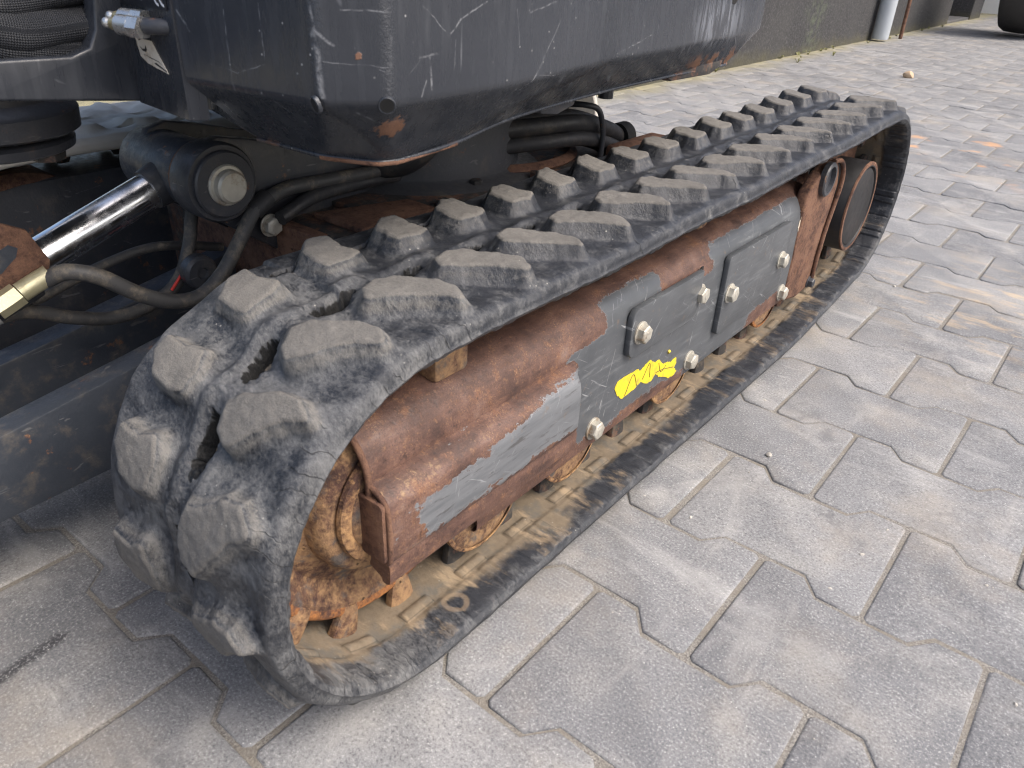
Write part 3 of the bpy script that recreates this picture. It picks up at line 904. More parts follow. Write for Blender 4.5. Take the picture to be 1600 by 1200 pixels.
whl = empty('machine_wheel', (-740, 7250, 0))
tag(whl, 'black lugged tyre of another machine at the top right corner', 'wheel')
WC, WR = (-740, 7250, 500), 500
prof = [(-165, 270), (-195, 330), (-200, 400), (-185, 448), (-150, 470), (-60, 478), (60, 478), (150, 470), (185, 448), (200, 400), (195, 330), (165, 270)]
ty = lathe('tyre', prof, 56, M_TYRE, whl, 0, WC, 0, 40)
lathe('rim', [(-150, 120), (-160, 150), (-120, 240), (-168, 268), (-168, 276), (168, 276), (168, 268), (120, 240), (60, 150), (60, 120)], 40, M_RIM, whl, 0, WC)
bmk = bmesh.new()
lugm = {}
for side in (-1, 1):
    pts = [(-4, -10), (-4, 32), (-110, 68), (-205, 96), (-207, 44), (-110, 22)]
    bm = bmesh.new()
    lo, hi = [], []
    for (x, t) in pts:
        rr = 466 if abs(x) < 150 else 436
        top = 501 if abs(x) < 150 else 484
        for L_, r_, k in ((lo, rr, 1.0), (hi, top, 0.86)):
            a = (t if k == 1 else 30 + (t - 30) * k) / 480.0
            L_.append(bm.verts.new((side * x * -1, r_ * math.sin(a), -r_ * math.cos(a))))
    bm.faces.new(hi)
    for i in range(6):
        bm.faces.new((lo[i], lo[(i + 1) % 6], hi[(i + 1) % 6], hi[i]))
    o = bm_obj('tread_block', bm, M_TYRE, ty, 30)
    lugm[side] = (o.data, o.location.copy() + wloc(ty) - Vector(WC) * S)
    base = o
    nl = 18
    for k in range(nl):
        q = base if k == 0 else base.copy()
        if k:
            COL.objects.link(q); q.parent = ty
        a = 2 * math.pi * (k + (0.5 if side > 0 else 0)) / nl
        R_ = Matrix.Rotation(a, 4, 'X')
        q.location = Vector(WC) * S + R_ @ lugm[side][1] - wloc(ty)
        q.rotation_euler = (a, 0, 0)

# ------------------------------------------------------------------ excavator
EXC = empty('mini_excavator', (-440, 475, 0))
tag(EXC, 'dark grey mini excavator on rubber tracks with rusty track frame', 'excavator')

# ---- rubber belt: side path (y, z) of the carcass surface
C1, R1 = np.array([-8.0, 158.5]), 145.5
C2, R2 = np.array([972.0, 178.0]), 138.0
NP = 42


def belt_path():
    P = []
    # top run
    d = C2 - C1; D = np.linalg.norm(d); d = d / D
    pr = np.array([-d[1], d[0]])
    k = (R1 - R2) / D
    nt = d * k + pr * math.sqrt(1 - k * k)
    a0 = math.atan2(nt[1], nt[0])
    A, B = C1 + R1 * nt, C2 + R2 * nt
    for i in range(200):
        t = i / 200
        q = A + (B - A) * t
        P.append((q[0], q[1] - 2.5 * math.sin(math.pi * t) + 1.0 * math.sin(7 * math.pi * t)))
    # rear arc: from a0 clockwise to the tangent from (740, 20)
    T = np.array([742.0, 13.0])
    v = C2 - T; L = np.linalg.norm(v)
    phi = math.atan2(v[1], v[0]); be = math.asin(R2 / L)
    dirt = phi - be
    nb = np.array([math.sin(dirt), -math.cos(dirt)])
    a1 = math.atan2(nb[1], nb[0])
    for i in range(120):
        a = a0 + (a1 - a0) * i / 120
        P.append(tuple(C2 + R2 * np.array([math.cos(a), math.sin(a)])))
    Bt = C2 + R2 * nb
    for i in range(60):
        P.append(tuple(Bt + (T - Bt) * i / 60))
    E1 = np.array([C1[0], 13.0])
    for i in range(200):
        P.append(tuple(T + (E1 - T) * i / 200))
    a2 = -math.pi / 2
    a3 = a0 - 2 * math.pi
    for i in range(120):
        a = a2 + (a3 - a2) * i / 120
        P.append(tuple(C1 + R1 * np.array([math.cos(a), math.sin(a)])))
    P = np.array(P)
    return P


BP = belt_path()


def resample(P, n):
    Q = np.vstack([P, P[:1]])
    L = np.concatenate([[0], np.cumsum(np.linalg.norm(np.diff(Q, axis=0), axis=1))])
    s = np.linspace(0, L[-1], n, endpoint=False)
    y = np.interp(s, L, Q[:, 0]); z = np.interp(s, L, Q[:, 1])
    X = np.stack([y, z], 1)
    for _ in range(14):
        X = 0.5 * X + 0.25 * (np.roll(X, 1, 0) + np.roll(X, -1, 0))
    t = np.roll(X, -1, 0) - np.roll(X, 1, 0)
    t /= np.linalg.norm(t, axis=1)[:, None]
    nrm = np.stack([-t[:, 1], t[:, 0]], 1)
    return s, X, nrm, L[-1]


OUT_LUG = [(62, -4), (71, 1), (76, 17), (71, 27), (56, 33), (41, 42), (24, 45), (11, 38), (25, 31), (40, 18), (53, 4)]
IN_LUG = [(119, 9), (110, 11), (108, 32), (113, 44), (128, 38), (148, 40), (150, 27), (138, 11)]
BW = 182.0


def shrink(P, k):
    c = np.mean(np.array(P), axis=0)
    return [tuple(c + (np.array(p) - c) * k) for p in P]


OUT_LUG, IN_LUG = shrink(OUT_LUG, 0.86), [(t + 7.0, d) for t, d in shrink(IN_LUG, 0.84)]
HL = 13.5


def build_belt(name, x0, sgn, ns, no, ni, parent, mat=None, hl=HL):
    """x0: outer edge; sgn -1: the belt runs from x0 towards -x"""
    s, X, NR, L = resample(BP, ns)
    p = L / NP
    to = np.linspace(0, BW, no)
    ti = np.linspace(BW - 2, 2, ni)
    s0 = -2.0
    Sg, Tg = np.meshgrid(s, to, indexing='ij')
    wob = (vnoise(Sg / 7, Tg / 7, 3) - 0.5) * 1.9 + (vnoise(Sg / 26, Tg / 26, 5) - 0.5) * 3.2
    # outer lugs
    ph0 = Sg - s0
    sw = np.where(Sg > L / 2, Sg - L, Sg)
    # the belt is bent over separate iron cores, so the lugs bunch a little on the front wrap
    ph = ph0 - 15.0 * np.exp(-((sw + 128) / 52.0) ** 2)
    ko = np.floor((ph - 20) / p + 0.5).astype(int)
    dso = ph - ko * p
    do = sdpoly(Tg, dso, OUT_LUG) + wob
    fo = 1 - sst(do, 1.2, 11.2 - 1.0 * np.clip((dso - 20) / 20, -1, 1))
    phi_ = ph0 - 17.0 * np.exp(-((sw + 165) / 78.0) ** 2)
    ki = np.floor((phi_ - 26) / p + 0.5).astype(int)
    dsi = phi_ - ki * p
    di = sdpoly(Tg, dsi, IN_LUG) + wob
    fi = 1 - sst(di, 1.2, 11.2 - 0.8 * np.clip((dsi - 26) / 20, -1, 1))
    f = np.maximum(fo, fi)
    fil = np.maximum(1 - sst(do, 0, 20), 1 - sst(di, 0, 20))
    front = np.exp(-((X[:, 0] + 90) / 130.0) ** 2)[:, None] * np.ones_like(Sg)
    h = hl * (1 - 0.18 * front) * f * (0.9 + 0.2 * vnoise(Sg / 40, Tg / 40, 9)) + 3.0 * fi * sst(Tg, 112, 150)
    h += 1.8 * fil * (1 - f) * sst(Tg, 0, 10)
    h += f * (vnoise(Sg / 4.5, Tg / 4.5, 21) - 0.5) * 0.9
    # drag marks across the worn tops
    # carcass relief: centre ribs over the iron cores, sunk panels between
    rib = np.exp(-((Tg - 99 - 1.5 * np.sin(Sg / 31)) / 5.5) ** 2) * 2.0
    core = np.cos(2 * np.pi * (ph - 22) / p) * sst(Tg, 20, 60) * (1 - sst(Tg, 118, 150))
    h += (1 - f) * (rib + core * (0.8 + 2.6 * front) + (vnoise(Sg / 30, Tg / 22, 31) - 0.5) * (2.4 + 3.2 * front)
                    + (vnoise(Sg / 9, Tg / 9, 33) - 0.5) * 0.9)
    h -= (1 - f) * 1.6 * np.exp(-((Tg - 26) / 14) ** 2)
    # soft shoulders
    e = np.clip((8.5 - Tg) / 8.5, 0, 1); h -= 5.5 * (1 - np.sqrt(1 - np.minimum(e, 0.999) ** 2)) * (0.6 + 0.4 * (1 - f))
    e = np.clip((Tg - BW + 8.5) / 8.5, 0, 1); h -= 5.5 * (1 - np.sqrt(1 - np.minimum(e, 0.999) ** 2))
    # torn slits worn through over the sprocket windows
    kk = np.floor((ph + 10) / p + 0.5).astype(int)
    dsl = ph - kk * p + 10
    rnd = np.array([0.5 + 0.5 * math.sin(12.9 * i + 1.3) for i in range(-2, NP + 3)])
    sc = 0.7 + 0.4 * rnd[np.clip(kk + 2, 0, NP + 4)] + 0.5 * front
    sl = np.sqrt((dsl / (11.5 * sc)) ** 2 + ((Tg - 87.5 - 0.10 * dsl) / (3.9 * sc)) ** 2) + (vnoise(Sg / 3.4, Tg / 2.6, 41) - 0.5) * 0.42 + (vnoise(Sg / 1.6, Tg / 1.6, 45) - 0.5) * 0.16
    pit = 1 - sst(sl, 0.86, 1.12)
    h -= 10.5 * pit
    pit = 1 - sst(sl, 1.05, 1.3)  # wider colour mask: slit shade painted over its walls too
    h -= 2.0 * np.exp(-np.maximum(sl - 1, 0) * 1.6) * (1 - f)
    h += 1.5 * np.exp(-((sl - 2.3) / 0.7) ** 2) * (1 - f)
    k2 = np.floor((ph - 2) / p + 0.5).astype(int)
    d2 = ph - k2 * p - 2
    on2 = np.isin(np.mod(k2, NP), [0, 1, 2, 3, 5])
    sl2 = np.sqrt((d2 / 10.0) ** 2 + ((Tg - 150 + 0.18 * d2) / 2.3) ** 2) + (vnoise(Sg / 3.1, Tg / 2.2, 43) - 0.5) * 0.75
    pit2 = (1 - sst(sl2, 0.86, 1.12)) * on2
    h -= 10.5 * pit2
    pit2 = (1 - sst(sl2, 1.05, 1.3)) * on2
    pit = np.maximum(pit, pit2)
    # inner face
    Si, Ti = np.meshgrid(s, ti, indexing='ij')
    sb = np.interp(-5.0, -X[:, 0][(X[:, 1] < 40) & (X[:, 0] < 700)], s[(X[:, 1] < 40) & (X[:, 0] < 700)])
    dp = np.mod(Si - sb + p / 2, p) - p / 2
    TH = 16.5
    hi_ = np.full(Si.shape, -TH)
    hi_ += 2.2 * sst(Ti, 35, 40) * (1 - sst(Ti, 128, 134))                 # recessed core zone
    pad = np.maximum(np.abs(dp) - 15, np.abs(Ti - 45.5) - 4.2)
    hi_ -= 3.0 * (1 - sst(pad, 0.0, 2.0))
    hi_ -= 3.0 * (1 - sst(np.maximum(np.abs(dp) - 15, np.abs(Ti - 125) - 4.2), 0.0, 2.0))
    band = np.abs(dp + 11)
    band2 = (1 - sst(band, 10.0, 12.0)) * (1 - sst(Ti, 35, 38))
    hi_ -= 2.0 * band2
    hi_ += 2.0 * np.exp(-((dp + 11) / 1.4) ** 2) * (1 - sst(Ti, 35, 38))
    hi_ += 1.1 * np.exp(-((dp - 26) / 1.5) ** 2) * (1 - sst(Ti, 40, 42)) * (vnoise(Si / 30, Ti / 90, 5) > 0.45)
    e = np.clip((9 - Ti) / 9, 0, 1); hi_ += 3.5 * (1 - np.sqrt(1 - np.minimum(e, 0.999) ** 2))
    hi_ += (vnoise(Si / 22, Ti / 22, 61) - 0.5) * 1.1
    tan = 0.2 + 0.67 * sst(Ti, 24, 46) + 0.35 * (1 - sst(np.abs(X[:, 0][:, None] - 150), 50, 380)) * sst(Ti, 6, 30)
    seam = 0.85 * np.exp(-((pad - 1.2) / 1.3) ** 2)  # dark lines painting the shade in the pad and band grooves
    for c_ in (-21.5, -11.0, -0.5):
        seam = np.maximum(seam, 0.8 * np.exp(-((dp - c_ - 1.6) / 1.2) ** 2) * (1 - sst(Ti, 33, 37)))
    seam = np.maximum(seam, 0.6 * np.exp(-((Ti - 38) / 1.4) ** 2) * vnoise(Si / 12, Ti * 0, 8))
    # side strips
    side_o = [(0.6, -15.0), (-0.9, -12.6), (-2.1, -11.6), (-2.1, -10.9), (-0.9, -10.0), (-0.5, -7.6)]   # inner edge -> outer edge at t = 0
    side_i = [(BW + 0.4, -8.0), (BW + 0.8, -11.5), (BW, -15.0)]
    cols_t, cols_h, wear, tanc, flank, hol = [], [], [], [], [], []
    for j in range(no):
        cols_t.append(np.full(ns, to[j])); cols_h.append(h[:, j])
    for t_, h_ in side_i:
        cols_t.append(np.full(ns, t_)); cols_h.append(np.full(ns, h_))
    for j in range(ni):
        cols_t.append(np.full(ns, ti[j])); cols_h.append(hi_[:, j])
    jag = (vnoise(s / 7, s * 0, 71) - 0.5) * 1.1
    for t_, h_ in side_o:
        cols_t.append(np.full(ns, t_) + jag * 0.6 - 1.4 * f[:, 0] * sst(np.full(ns, h_), -14, -8)); cols_h.append(np.full(ns, h_) + jag * 0.4)
    T2 = np.stack(cols_t, 1); H2 = np.stack(cols_h, 1)
    m = T2.shape[1]
    PX = x0 + sgn * T2
    PY = X[:, 0][:, None] + NR[:, 0][:, None] * H2
    PZ = X[:, 1][:, None] + NR[:, 1][:, None] * H2
    PT = np.zeros((ns, m)); W = np.zeros((ns, m)); TN = np.zeros((ns, m)); FK = np.zeros((ns, m))
    wearn = sst(f, 0.70, 1.0)
    W[:, :no] = wearn
    FK[:, :no] = 4 * f * (1 - f) + 0.55 * np.exp(-((sl - 2.0) / 1.0) ** 2)
    TN[:, no + 3:no + 3 + ni] = tan
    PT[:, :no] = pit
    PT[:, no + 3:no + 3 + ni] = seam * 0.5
    DU = np.repeat((0.15 + 0.85 * front[:, :1]), m, 1)
    verts = np.stack([PX, PY, PZ], -1).reshape(-1, 3) * S
    ii = np.arange(ns)[:, None]; jj = np.arange(m)[None, :]
    a = ii * m + jj; b = ((ii + 1) % ns) * m + jj; c = ((ii + 1) % ns) * m + (jj + 1) % m; d = ii * m + (jj + 1) % m
    quads = np.stack([a, b, c, d], -1)
    if sgn > 0: quads = quads[..., ::-1]
    # which faces belong to which lug / are torn away
    lid = np.full((ns, m), -1)
    fo_f = (fo[:, :-1] + fo[:, 1:] + np.roll(fo, -1, 0)[:, :-1] + np.roll(fo, -1, 0)[:, 1:]) / 4
    fi_f = (fi[:, :-1] + fi[:, 1:] + np.roll(fi, -1, 0)[:, :-1] + np.roll(fi, -1, 0)[:, 1:]) / 4
    isl = np.maximum(fo_f, fi_f) > 0.06
    lid[:, :no - 1] = np.where(isl, np.where(fo_f >= fi_f, np.mod(ko[:, :-1], NP), NP + np.mod(ki[:, :-1], NP)), -1)
    q = quads.reshape(-1, 4); lid = lid.reshape(-1)
    # vertex normals of the whole skin so that belt and lugs shade as one surface
    e1 = verts[q[:, 2]] - verts[q[:, 0]]; e2 = verts[q[:, 3]] - verts[q[:, 1]]
    fn = np.cross(e1, e2)
    vn = np.zeros_like(verts)
    for k in range(4): np.add.at(vn, q[:, k], fn)
    vn /= np.maximum(np.linalg.norm(vn, axis=1), 1e-12)[:, None]
    ST = np.stack([np.repeat(s[:, None], m, 1) * S, T2 * S, T2 * 0], -1).reshape(-1, 3)
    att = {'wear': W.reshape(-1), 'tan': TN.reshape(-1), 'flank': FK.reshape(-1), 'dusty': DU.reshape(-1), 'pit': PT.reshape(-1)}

    def emit(nm, qs, par):
        idx, inv = np.unique(qs.reshape(-1), return_inverse=True)
        vv = verts[idx]
        cc = (vv.min(0) + vv.max(0)) / 2
        me = bpy.data.meshes.new(nm)
        nf = len(qs)
        me.vertices.add(len(idx)); me.vertices.foreach_set('co', (vv - cc).ravel())
        me.loops.add(nf * 4); me.loops.foreach_set('vertex_index', inv.astype(np.int32).ravel())
        me.polygons.add(nf); me.polygons.foreach_set('loop_start', np.arange(0, nf * 4, 4, dtype=np.int32))
        me.update(calc_edges=True)
        for k, v in att.items():
            me.attributes.new(k, 'FLOAT', 'POINT').data.foreach_set('value', v[idx])
        me.attributes.new('st', 'FLOAT_VECTOR', 'POINT').data.foreach_set('vector', ST[idx].ravel())
        me.materials.append(mat or M_RUBBER)
        me.shade_smooth()
        me.normals_split_custom_set_from_vertices(vn[idx].tolist())
        return link(nm, me, par, cc)

    belt = emit(name, q[lid < 0], parent)
    for k in range(2 * NP):
        sel = q[lid == k]
        if len(sel): emit('lug', sel, belt)
    # iron guide teeth on the inside
    Sn = np.mod(sb + p * np.arange(NP), L)
    py = np.interp(Sn, s, X[:, 0], period=L); pz = np.interp(Sn, s, X[:, 1], period=L)
    ny = np.interp(Sn, s, NR[:, 0], period=L); nz = np.interp(Sn, s, NR[:, 1], period=L)
    tb = bmesh.new()
    rings = [(13.5, 7.0, -1.0), (12.0, 6.2, 8.0), (8.5, 5.0, 22.0), (6.5, 3.6, 26.0)]
    vs = []
    for (l_, w_, z_) in rings:
        R_ = []
        for i in range(12):
            a = 2 * math.pi * i / 12
            cx, cy = math.cos(a), math.sin(a)
            g = max(abs(cx), abs(cy)) * 0.55 + 0.45
            R_.append(tb.verts.new((w_ * cy / g, l_ * cx / g, z_)))
        vs.append(R_)
    for j in range(3):
        for i in range(12):
            tb.faces.new((vs[j][i], vs[j][(i + 1) % 12], vs[j + 1][(i + 1) % 12], vs[j + 1][i]))
    tb.faces.new(vs[-1]); tb.faces.new(vs[0][::-1])
    bmesh.ops.recalc_face_normals(tb, faces=tb.faces)
    me = bpy.data.meshes.new('guide_tooth')
    for v in tb.verts: v.co *= S
    tb.to_mesh(me); tb.free()
    me.materials.append(M_TAN)
    me.shade_smooth(); me.set_sharp_from_angle(angle=math.radians(40))
    me2 = me.copy(); me2.materials[0] = M_DECK  # teeth behind the front wrap: shade under the frame painted by darker material
    for k in range(NP):
        for tt in (66.0, 106.0):
            o = bpy.data.objects.new('guide_tooth', me if py[k] < 8 else me2)
            COL.objects.link(o); o.parent = belt
            w = Vector((x0 + sgn * tt, py[k] - ny[k] * 14.5, pz[k] - nz[k] * 14.5)) * S
            o.location = w - wloc(belt)
            o.rotation_euler = (math.atan2(ny[k], -nz[k]), 0, 0)
    return belt


XE = -42.0
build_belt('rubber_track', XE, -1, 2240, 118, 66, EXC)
ft = build_belt('rubber_track', -838.0, 1, 630, 40, 20, EXC, M_SUNLIT_BELT, 5.0)
ft['label'] = 'far rubber track on the other side of the machine'

# ---- near track frame -------------------------------------------------
TF = [(-178, 206), (-170, 222), (-150, 230), (-128, 231.5), (-112, 230), (-101, 226.5), (-92, 220.5), (-85.5, 212), (-81.5, 203), (-80, 193),
      (-80, 180), (-80, 165), (-80, 150), (-80, 135), (-80, 120), (-80, 105), (-80, 92), (-80, 80), (-80.6, 73.5), (-84, 70), (-92, 69.5), (-172, 69.5), (-178, 76)]


def profile_extrude(name, prof, ys, mat, parent, rustf, dirtf, thick=None, closed=False, warp=None):
    P = np.array(prof, float)
    n, m = len(ys), len(P)
    V = np.zeros((n, m, 3))
    for i, y in enumerate(ys):
        V[i, :, 0] = P[:, 0]; V[i, :, 1] = y; V[i, :, 2] = P[:, 1]
    if warp is not None:
        V = warp(V)
    Y, Z, XX = V[..., 1], V[..., 2], V[..., 0]
    arc = np.concatenate([[0], np.cumsum(np.linalg.norm(np.diff(P, axis=0), axis=1))])
    A = np.repeat(arc[None, :], n, 0)
    R = rustf(XX, Y, Z, A); D = dirtf(XX, Y, Z, A)
    F = []
    w = m if closed else m - 1
    for i in range(n - 1):
        for j in range(w):
            k = (j + 1) % m
            F.append((i * m + j, (i + 1) * m + j, (i + 1) * m + k, i * m + k))
    if closed:
        F.append(tuple(range(m)))
        F.append(tuple((n - 1) * m + j for j in range(m))[::-1])
    V = V.reshape(-1, 3); R = R.reshape(-1); D = D.reshape(-1)
    o = mesh(name, V, F, mat, parent, 38, {'rust': R, 'dirt': D})
    return o


def gauss(v, c, w):
    return np.exp(-((v - c) / w) ** 2)


def frame_rust(x, y, z, a):
    wall = x > -81.8
    # the wall: bare rust at the front, paint from y = 200 back
    r = 1.15 - 1.15 * sst(y + (z - 150) * 0.16, 178, 214)
    r = r + 0.75 * (1 - sst(z, 76, 96)) * (1 - sst(np.abs(y - 330), 80, 150))
    r = r + 0.8 * (1 - sst(z, 84, 106)) * sst(y, 590, 640)
    r = r + 0.16 * (1 - sst(z, 90, 110)) - 0.05
    # the bent shoulder and top
    top = 1.12 - 1.25 * sst(gauss(y, 308, 62), 0.25, 0.7) * (1 - sst(z, 222, 228)) - 1.15 * sst(y, 455, 500) * (z < 224)
    top = np.where((z >= 222), np.maximum(top, 0.62), top)
    k = sst(z, 192, 203)
    r = r * (1 - k) + top * k
    under = z < 71
    r = np.where(under, 1.0, r)
    return np.clip(r, -0.25, 1.3)


def frame_dirt(x, y, z, a):
    return 0.0 + 0.22 * sst(z, 226, 231) * sst(y, 60, 300) + 0.12 * (1 - sst(z, 72, 90))


ys = np.arange(-43, 803, 6.0)
GF_LIP = [(-79, 189.5), (-75, 188.4), (-69, 185.6), (-64.5, 182), (-61.6, 177.5), (-60.4, 172), (-60, 157), (-60, 141), (-61.2, 129.5), (-64, 127)]


def frame_warp(V):
    low = V[..., 2] < 126
    V[..., 1] = np.where(low & (V[..., 1] < 72), 72, V[..., 1])
    return V


frame = profile_extrude('track_frame', TF[:-1], ys, M_FRAME, EXC, frame_rust, frame_dirt, warp=frame_warp)
tube('front_lip', [(x + 0.6, -43, z) for x, z in TF[1:13]], 2.6, M_BROWN, frame, 8, 3)
tube('front_lip', [(x - 1.5, -42, z) for x, z in GF_LIP], 2.2, M_BROWN, frame, 8, 3)

# front guard pressed outwards, grey paint left in the middle of its face
GF = [(-84, 191), (-79.5, 190), (-75, 188.4), (-69, 185.6), (-64.5, 182), (-61.6, 177.5), (-60.4, 172), (-60, 165), (-60, 157), (-60, 149), (-60, 141), (-60.2, 134),
      (-61.2, 129.5), (-64, 127), (-69, 126.5), (-84, 127)]


def guard_rust(x, y, z, a):
    zlo = 131 + 0.0 * y
    d = np.maximum(np.maximum(-8 - y - (z - 140) * 0.5, y - 205), np.maximum((zlo + 3) - z, z - (165 + 0.12 * np.clip(y, 0, 170))))
    r = 0.17 + 0.63 * sst(d, -7, 8)
    return np.clip(r + 0.10 * gauss(y, 160, 25) * gauss(z, 165, 14), 0, 1.15)


def guard_dirt(x, y, z, a):
    return 0.0 + 0.5 * gauss(z, 184, 6) * (1 - sst(y, 40, 120)) + 0.26 * gauss(z, 132, 4)


def guard_warp(V):
    y = V[..., 1]
    e = sst(y, 186, 200)
    V[..., 0] = V[..., 0] * (1 - e) + np.minimum(V[..., 0], -74) * e
    return V


ys2 = np.concatenate([np.arange(-42, 186, 5.0), np.arange(186, 201, 2.0)])
guard = profile_extrude('front_guard', GF, ys2, M_FRAME, frame, guard_rust, guard_dirt, closed=True, warp=guard_warp)
wa = guard.data.attributes.new('worn', 'FLOAT', 'POINT')
wa.data.foreach_set('value', np.ones(len(guard.data.vertices)))
FL = [(-86, 127.2), (-66, 126.2), (-64.4, 121), (-64.6, 108), (-65.6, 104.5), (-69, 102.6), (-73, 103), (-74, 107), (-86, 112)]
profile_extrude('guard_flange', FL, np.concatenate([np.arange(-41, 196, 6.0)]), M_FRAME, frame,
                lambda x, y, z, a: np.full(x.shape, 1.2), lambda x, y, z, a: 0.12 + 0 * x, closed=True)
# open end of the guard closed by a small plate with a lip
plate('end_plate', rrect(-89, -62.5, 129, 182, 4, 3), 1, -47, -41.5, M_BROWN, frame, 1.2)
# cover plates, proud of the side wall
cp = []
for (poly, nm) in ((rrect(289, 437, 155, 210, 13, 5, (0, 1, 1, 0)), 'cover_plate'), (rrect(503, 694, 105, 207, 8, 4), 'cover_plate')):
    bm = plate_bm(poly, 0, -80.2, -73.0, 1.6)
    bmesh.ops.triangulate(bm, faces=[f for f in bm.faces if len(f.verts) > 4])
    n = len(bm.verts)
    bmesh.ops.recalc_face_normals(bm, faces=bm.faces)
    V = [v.co[:] for v in bm.verts]; bm.verts.index_update(); F = [[v.index for v in f.verts] for f in bm.faces]; bm.free()
    mesh(nm, V, F, M_FRAME, frame, 40, {'rust': np.full(n, 0.0), 'dirt': np.full(n, 0.08)})
# vertical groove behind the first plate, its shade put in as a black strip
box('slot_shade_strip', (-80.6, 440, 180), (-79.2, 446, 211), M_BLACK, frame, 0.3, 1)


def hexbolt(at, r=10.0, parent=None, seed=0, mat=None):
    V1, F1 = lathe_vf([(0, r * 1.32), (1.6, r * 1.32), (2.0, r * 1.26)], 22)
    V2, F2 = lathe_vf([(2.0, r * 1.08), (8.0, r * 1.08), (9.0, r * 1.0), (9.6, r * 0.86)], 6, ph=0.3 + seed)
    V3, F3 = lathe_vf([(9.4, r * 0.42), (9.9, r * 0.40)], 10)
    V, F = [], []
    for (v, f) in ((V1, F1), (V2, F2), (V3, F3)):
        b = len(V); V += v; F += [tuple(i + b for i in q) for q in f]
    V = [(x + at[0], y + at[1], z + at[2]) for x, y, z in V]
    return mesh('bolt', V, F, mat or M_ZINC, parent, 30)


for i, (x, y, z) in enumerate([(-73, 306, 182), (-76, 438, 181), (-73, 518, 158), (-73, 676, 157), (-80, 450, 91), (-80, 246, 94), (-80, 728, 91)]):
    hexbolt((x, y, z), 9.2, frame, i * 0.37)
# bottom rollers
for y in (90, 222, 424, 700):
    r = lathe('track_roller', [(-98, 30), (-96, 33), (-4, 33), (0, 33), (0, 46.5), (15, 48), (17, 46.5), (18, 42), (18.6, 20)], 44, M_TAN, frame, 0, (-106, y, 91.0 if y < 700 else 93.0), 0.1)
    lathe('roller_rim', [(0, 44.3), (0, 48.4), (3.4, 48.2), (4.0, 47.0), (4.2, 44.3)], 44, M_ORANGE if y > 600 else M_RING, r, 0, (-90.6, y, 91.0 if y < 700 else 93.0), 0.1, cap=False)
    plate('roller_bracket', [(y - 14, 74), (y - 24, 100), (y + 24, 100), (y + 14, 74)], 0, -86, -81.0, M_BROWN, frame, 1)
# small return roller shown in the gap under the top run
lathe('return_roller', [(-50, 18), (-48, 20), (-2, 20), (0, 18)], 24, M_TAN, frame, 0, (-100, 470, 262))
box('scraper_block', (-124, 40, 226), (-96, 78, 258), M_TAN, frame, 5, 2)
tube('weld_bead', [(-81, 744, 206), (-80.4, 746, 160), (-80.4, 752, 100)], 2.4, M_BROWN, frame, 8, 4, 0.1)

# torn yellow sticker on the side wall
SP_ = [(281, 124), (288, 113), (299, 105), (312, 106), (326, 107), (335, 110), (341, 106), (352, 101), (361, 101), (368, 106), (376, 99), (388, 94), (402, 86), (415, 85), (421, 89),
       (412, 95), (417, 101), (414, 109), (403, 107), (394, 111), (384, 112), (373, 122), (363, 122), (352, 130), (341, 129), (333, 125), (322, 130), (304, 131), (286, 131)]
STK = []
for i, p_ in enumerate(SP_):
    q_ = SP_[(i + 1) % len(SP_)]
    STK.append(p_)
    for k in (0.33, 0.66):
        STK.append((p_[0] + (q_[0] - p_[0]) * k + random.uniform(-1.1, 1.1), p_[1] + (q_[1] - p_[1]) * k + random.uniform(-0.9, 0.9)))
sk = plate('yellow_sticker', STK, 0, -79.9, -79.45, M_YELLOW, frame, 0)
for (a, b, c) in (((303, 107), (316, 127), (327, 109)), ((338, 112), (350, 127), (354, 108)), ((368, 108), (386, 105), (410, 98)), ((372, 118), (380, 104), (390, 108))):
    tube('crease_mark', [(-79.3, a[0], a[1]), (-79.3, b[0], b[1]), (-79.3, c[0], c[1])], 0.35, M_INK, sk, 5, 3)
tube('sticker_fleck', [(-79.6, 391, 124), (-79.5, 394, 125)], 2.0, M_YELLOW, sk, 8, 2)
# flakes of a cream sticker on the rear of the wall
for (y, z, sz) in ((748, 196, 7), (744, 188, 8), (747, 181, 6)):
    P = [(y + sz * math.cos(a) * random.uniform(.5, 1.1), z + sz * math.sin(a) * random.uniform(.6, 1.2)) for a in np.linspace(0, 6.28, 9)[:-1]]
    plate('sticker_scrap', P, 0, -79.9, -79.4, M_LABEL, frame, 0)

# rear motor bracket: rusty plate curling outward
BK = [(744, 72), (744, 212), (752, 232), (775, 246), (812, 262), (842, 262), (862, 246), (872, 220), (868, 190), (856, 150), (850, 110), (852, 74), (840, 62), (800, 60)]
bk = plate('motor_bracket', BK, 0, -96, -78.5, M_BROWN, frame, 4, 3)
tube('bracket_edge', [(-78, 822, 262), (-76, 850, 258), (-75, 869, 240), (-75, 874, 216), (-76, 868, 186), (-76, 857, 150), (-76, 851, 108), (-77, 853, 74)], 3.6, M_BROWN, bk, 10, 5)
lathe('hose_port', [(0, 24), (7, 24), (9, 22), (9, 18), (3, 17), (2.6, 1)], 32, M_DARK, bk, 0, (-80, 806, 240))
hexbolt((-79, 846, 72), 7, bk, 0.2, M_DARK)

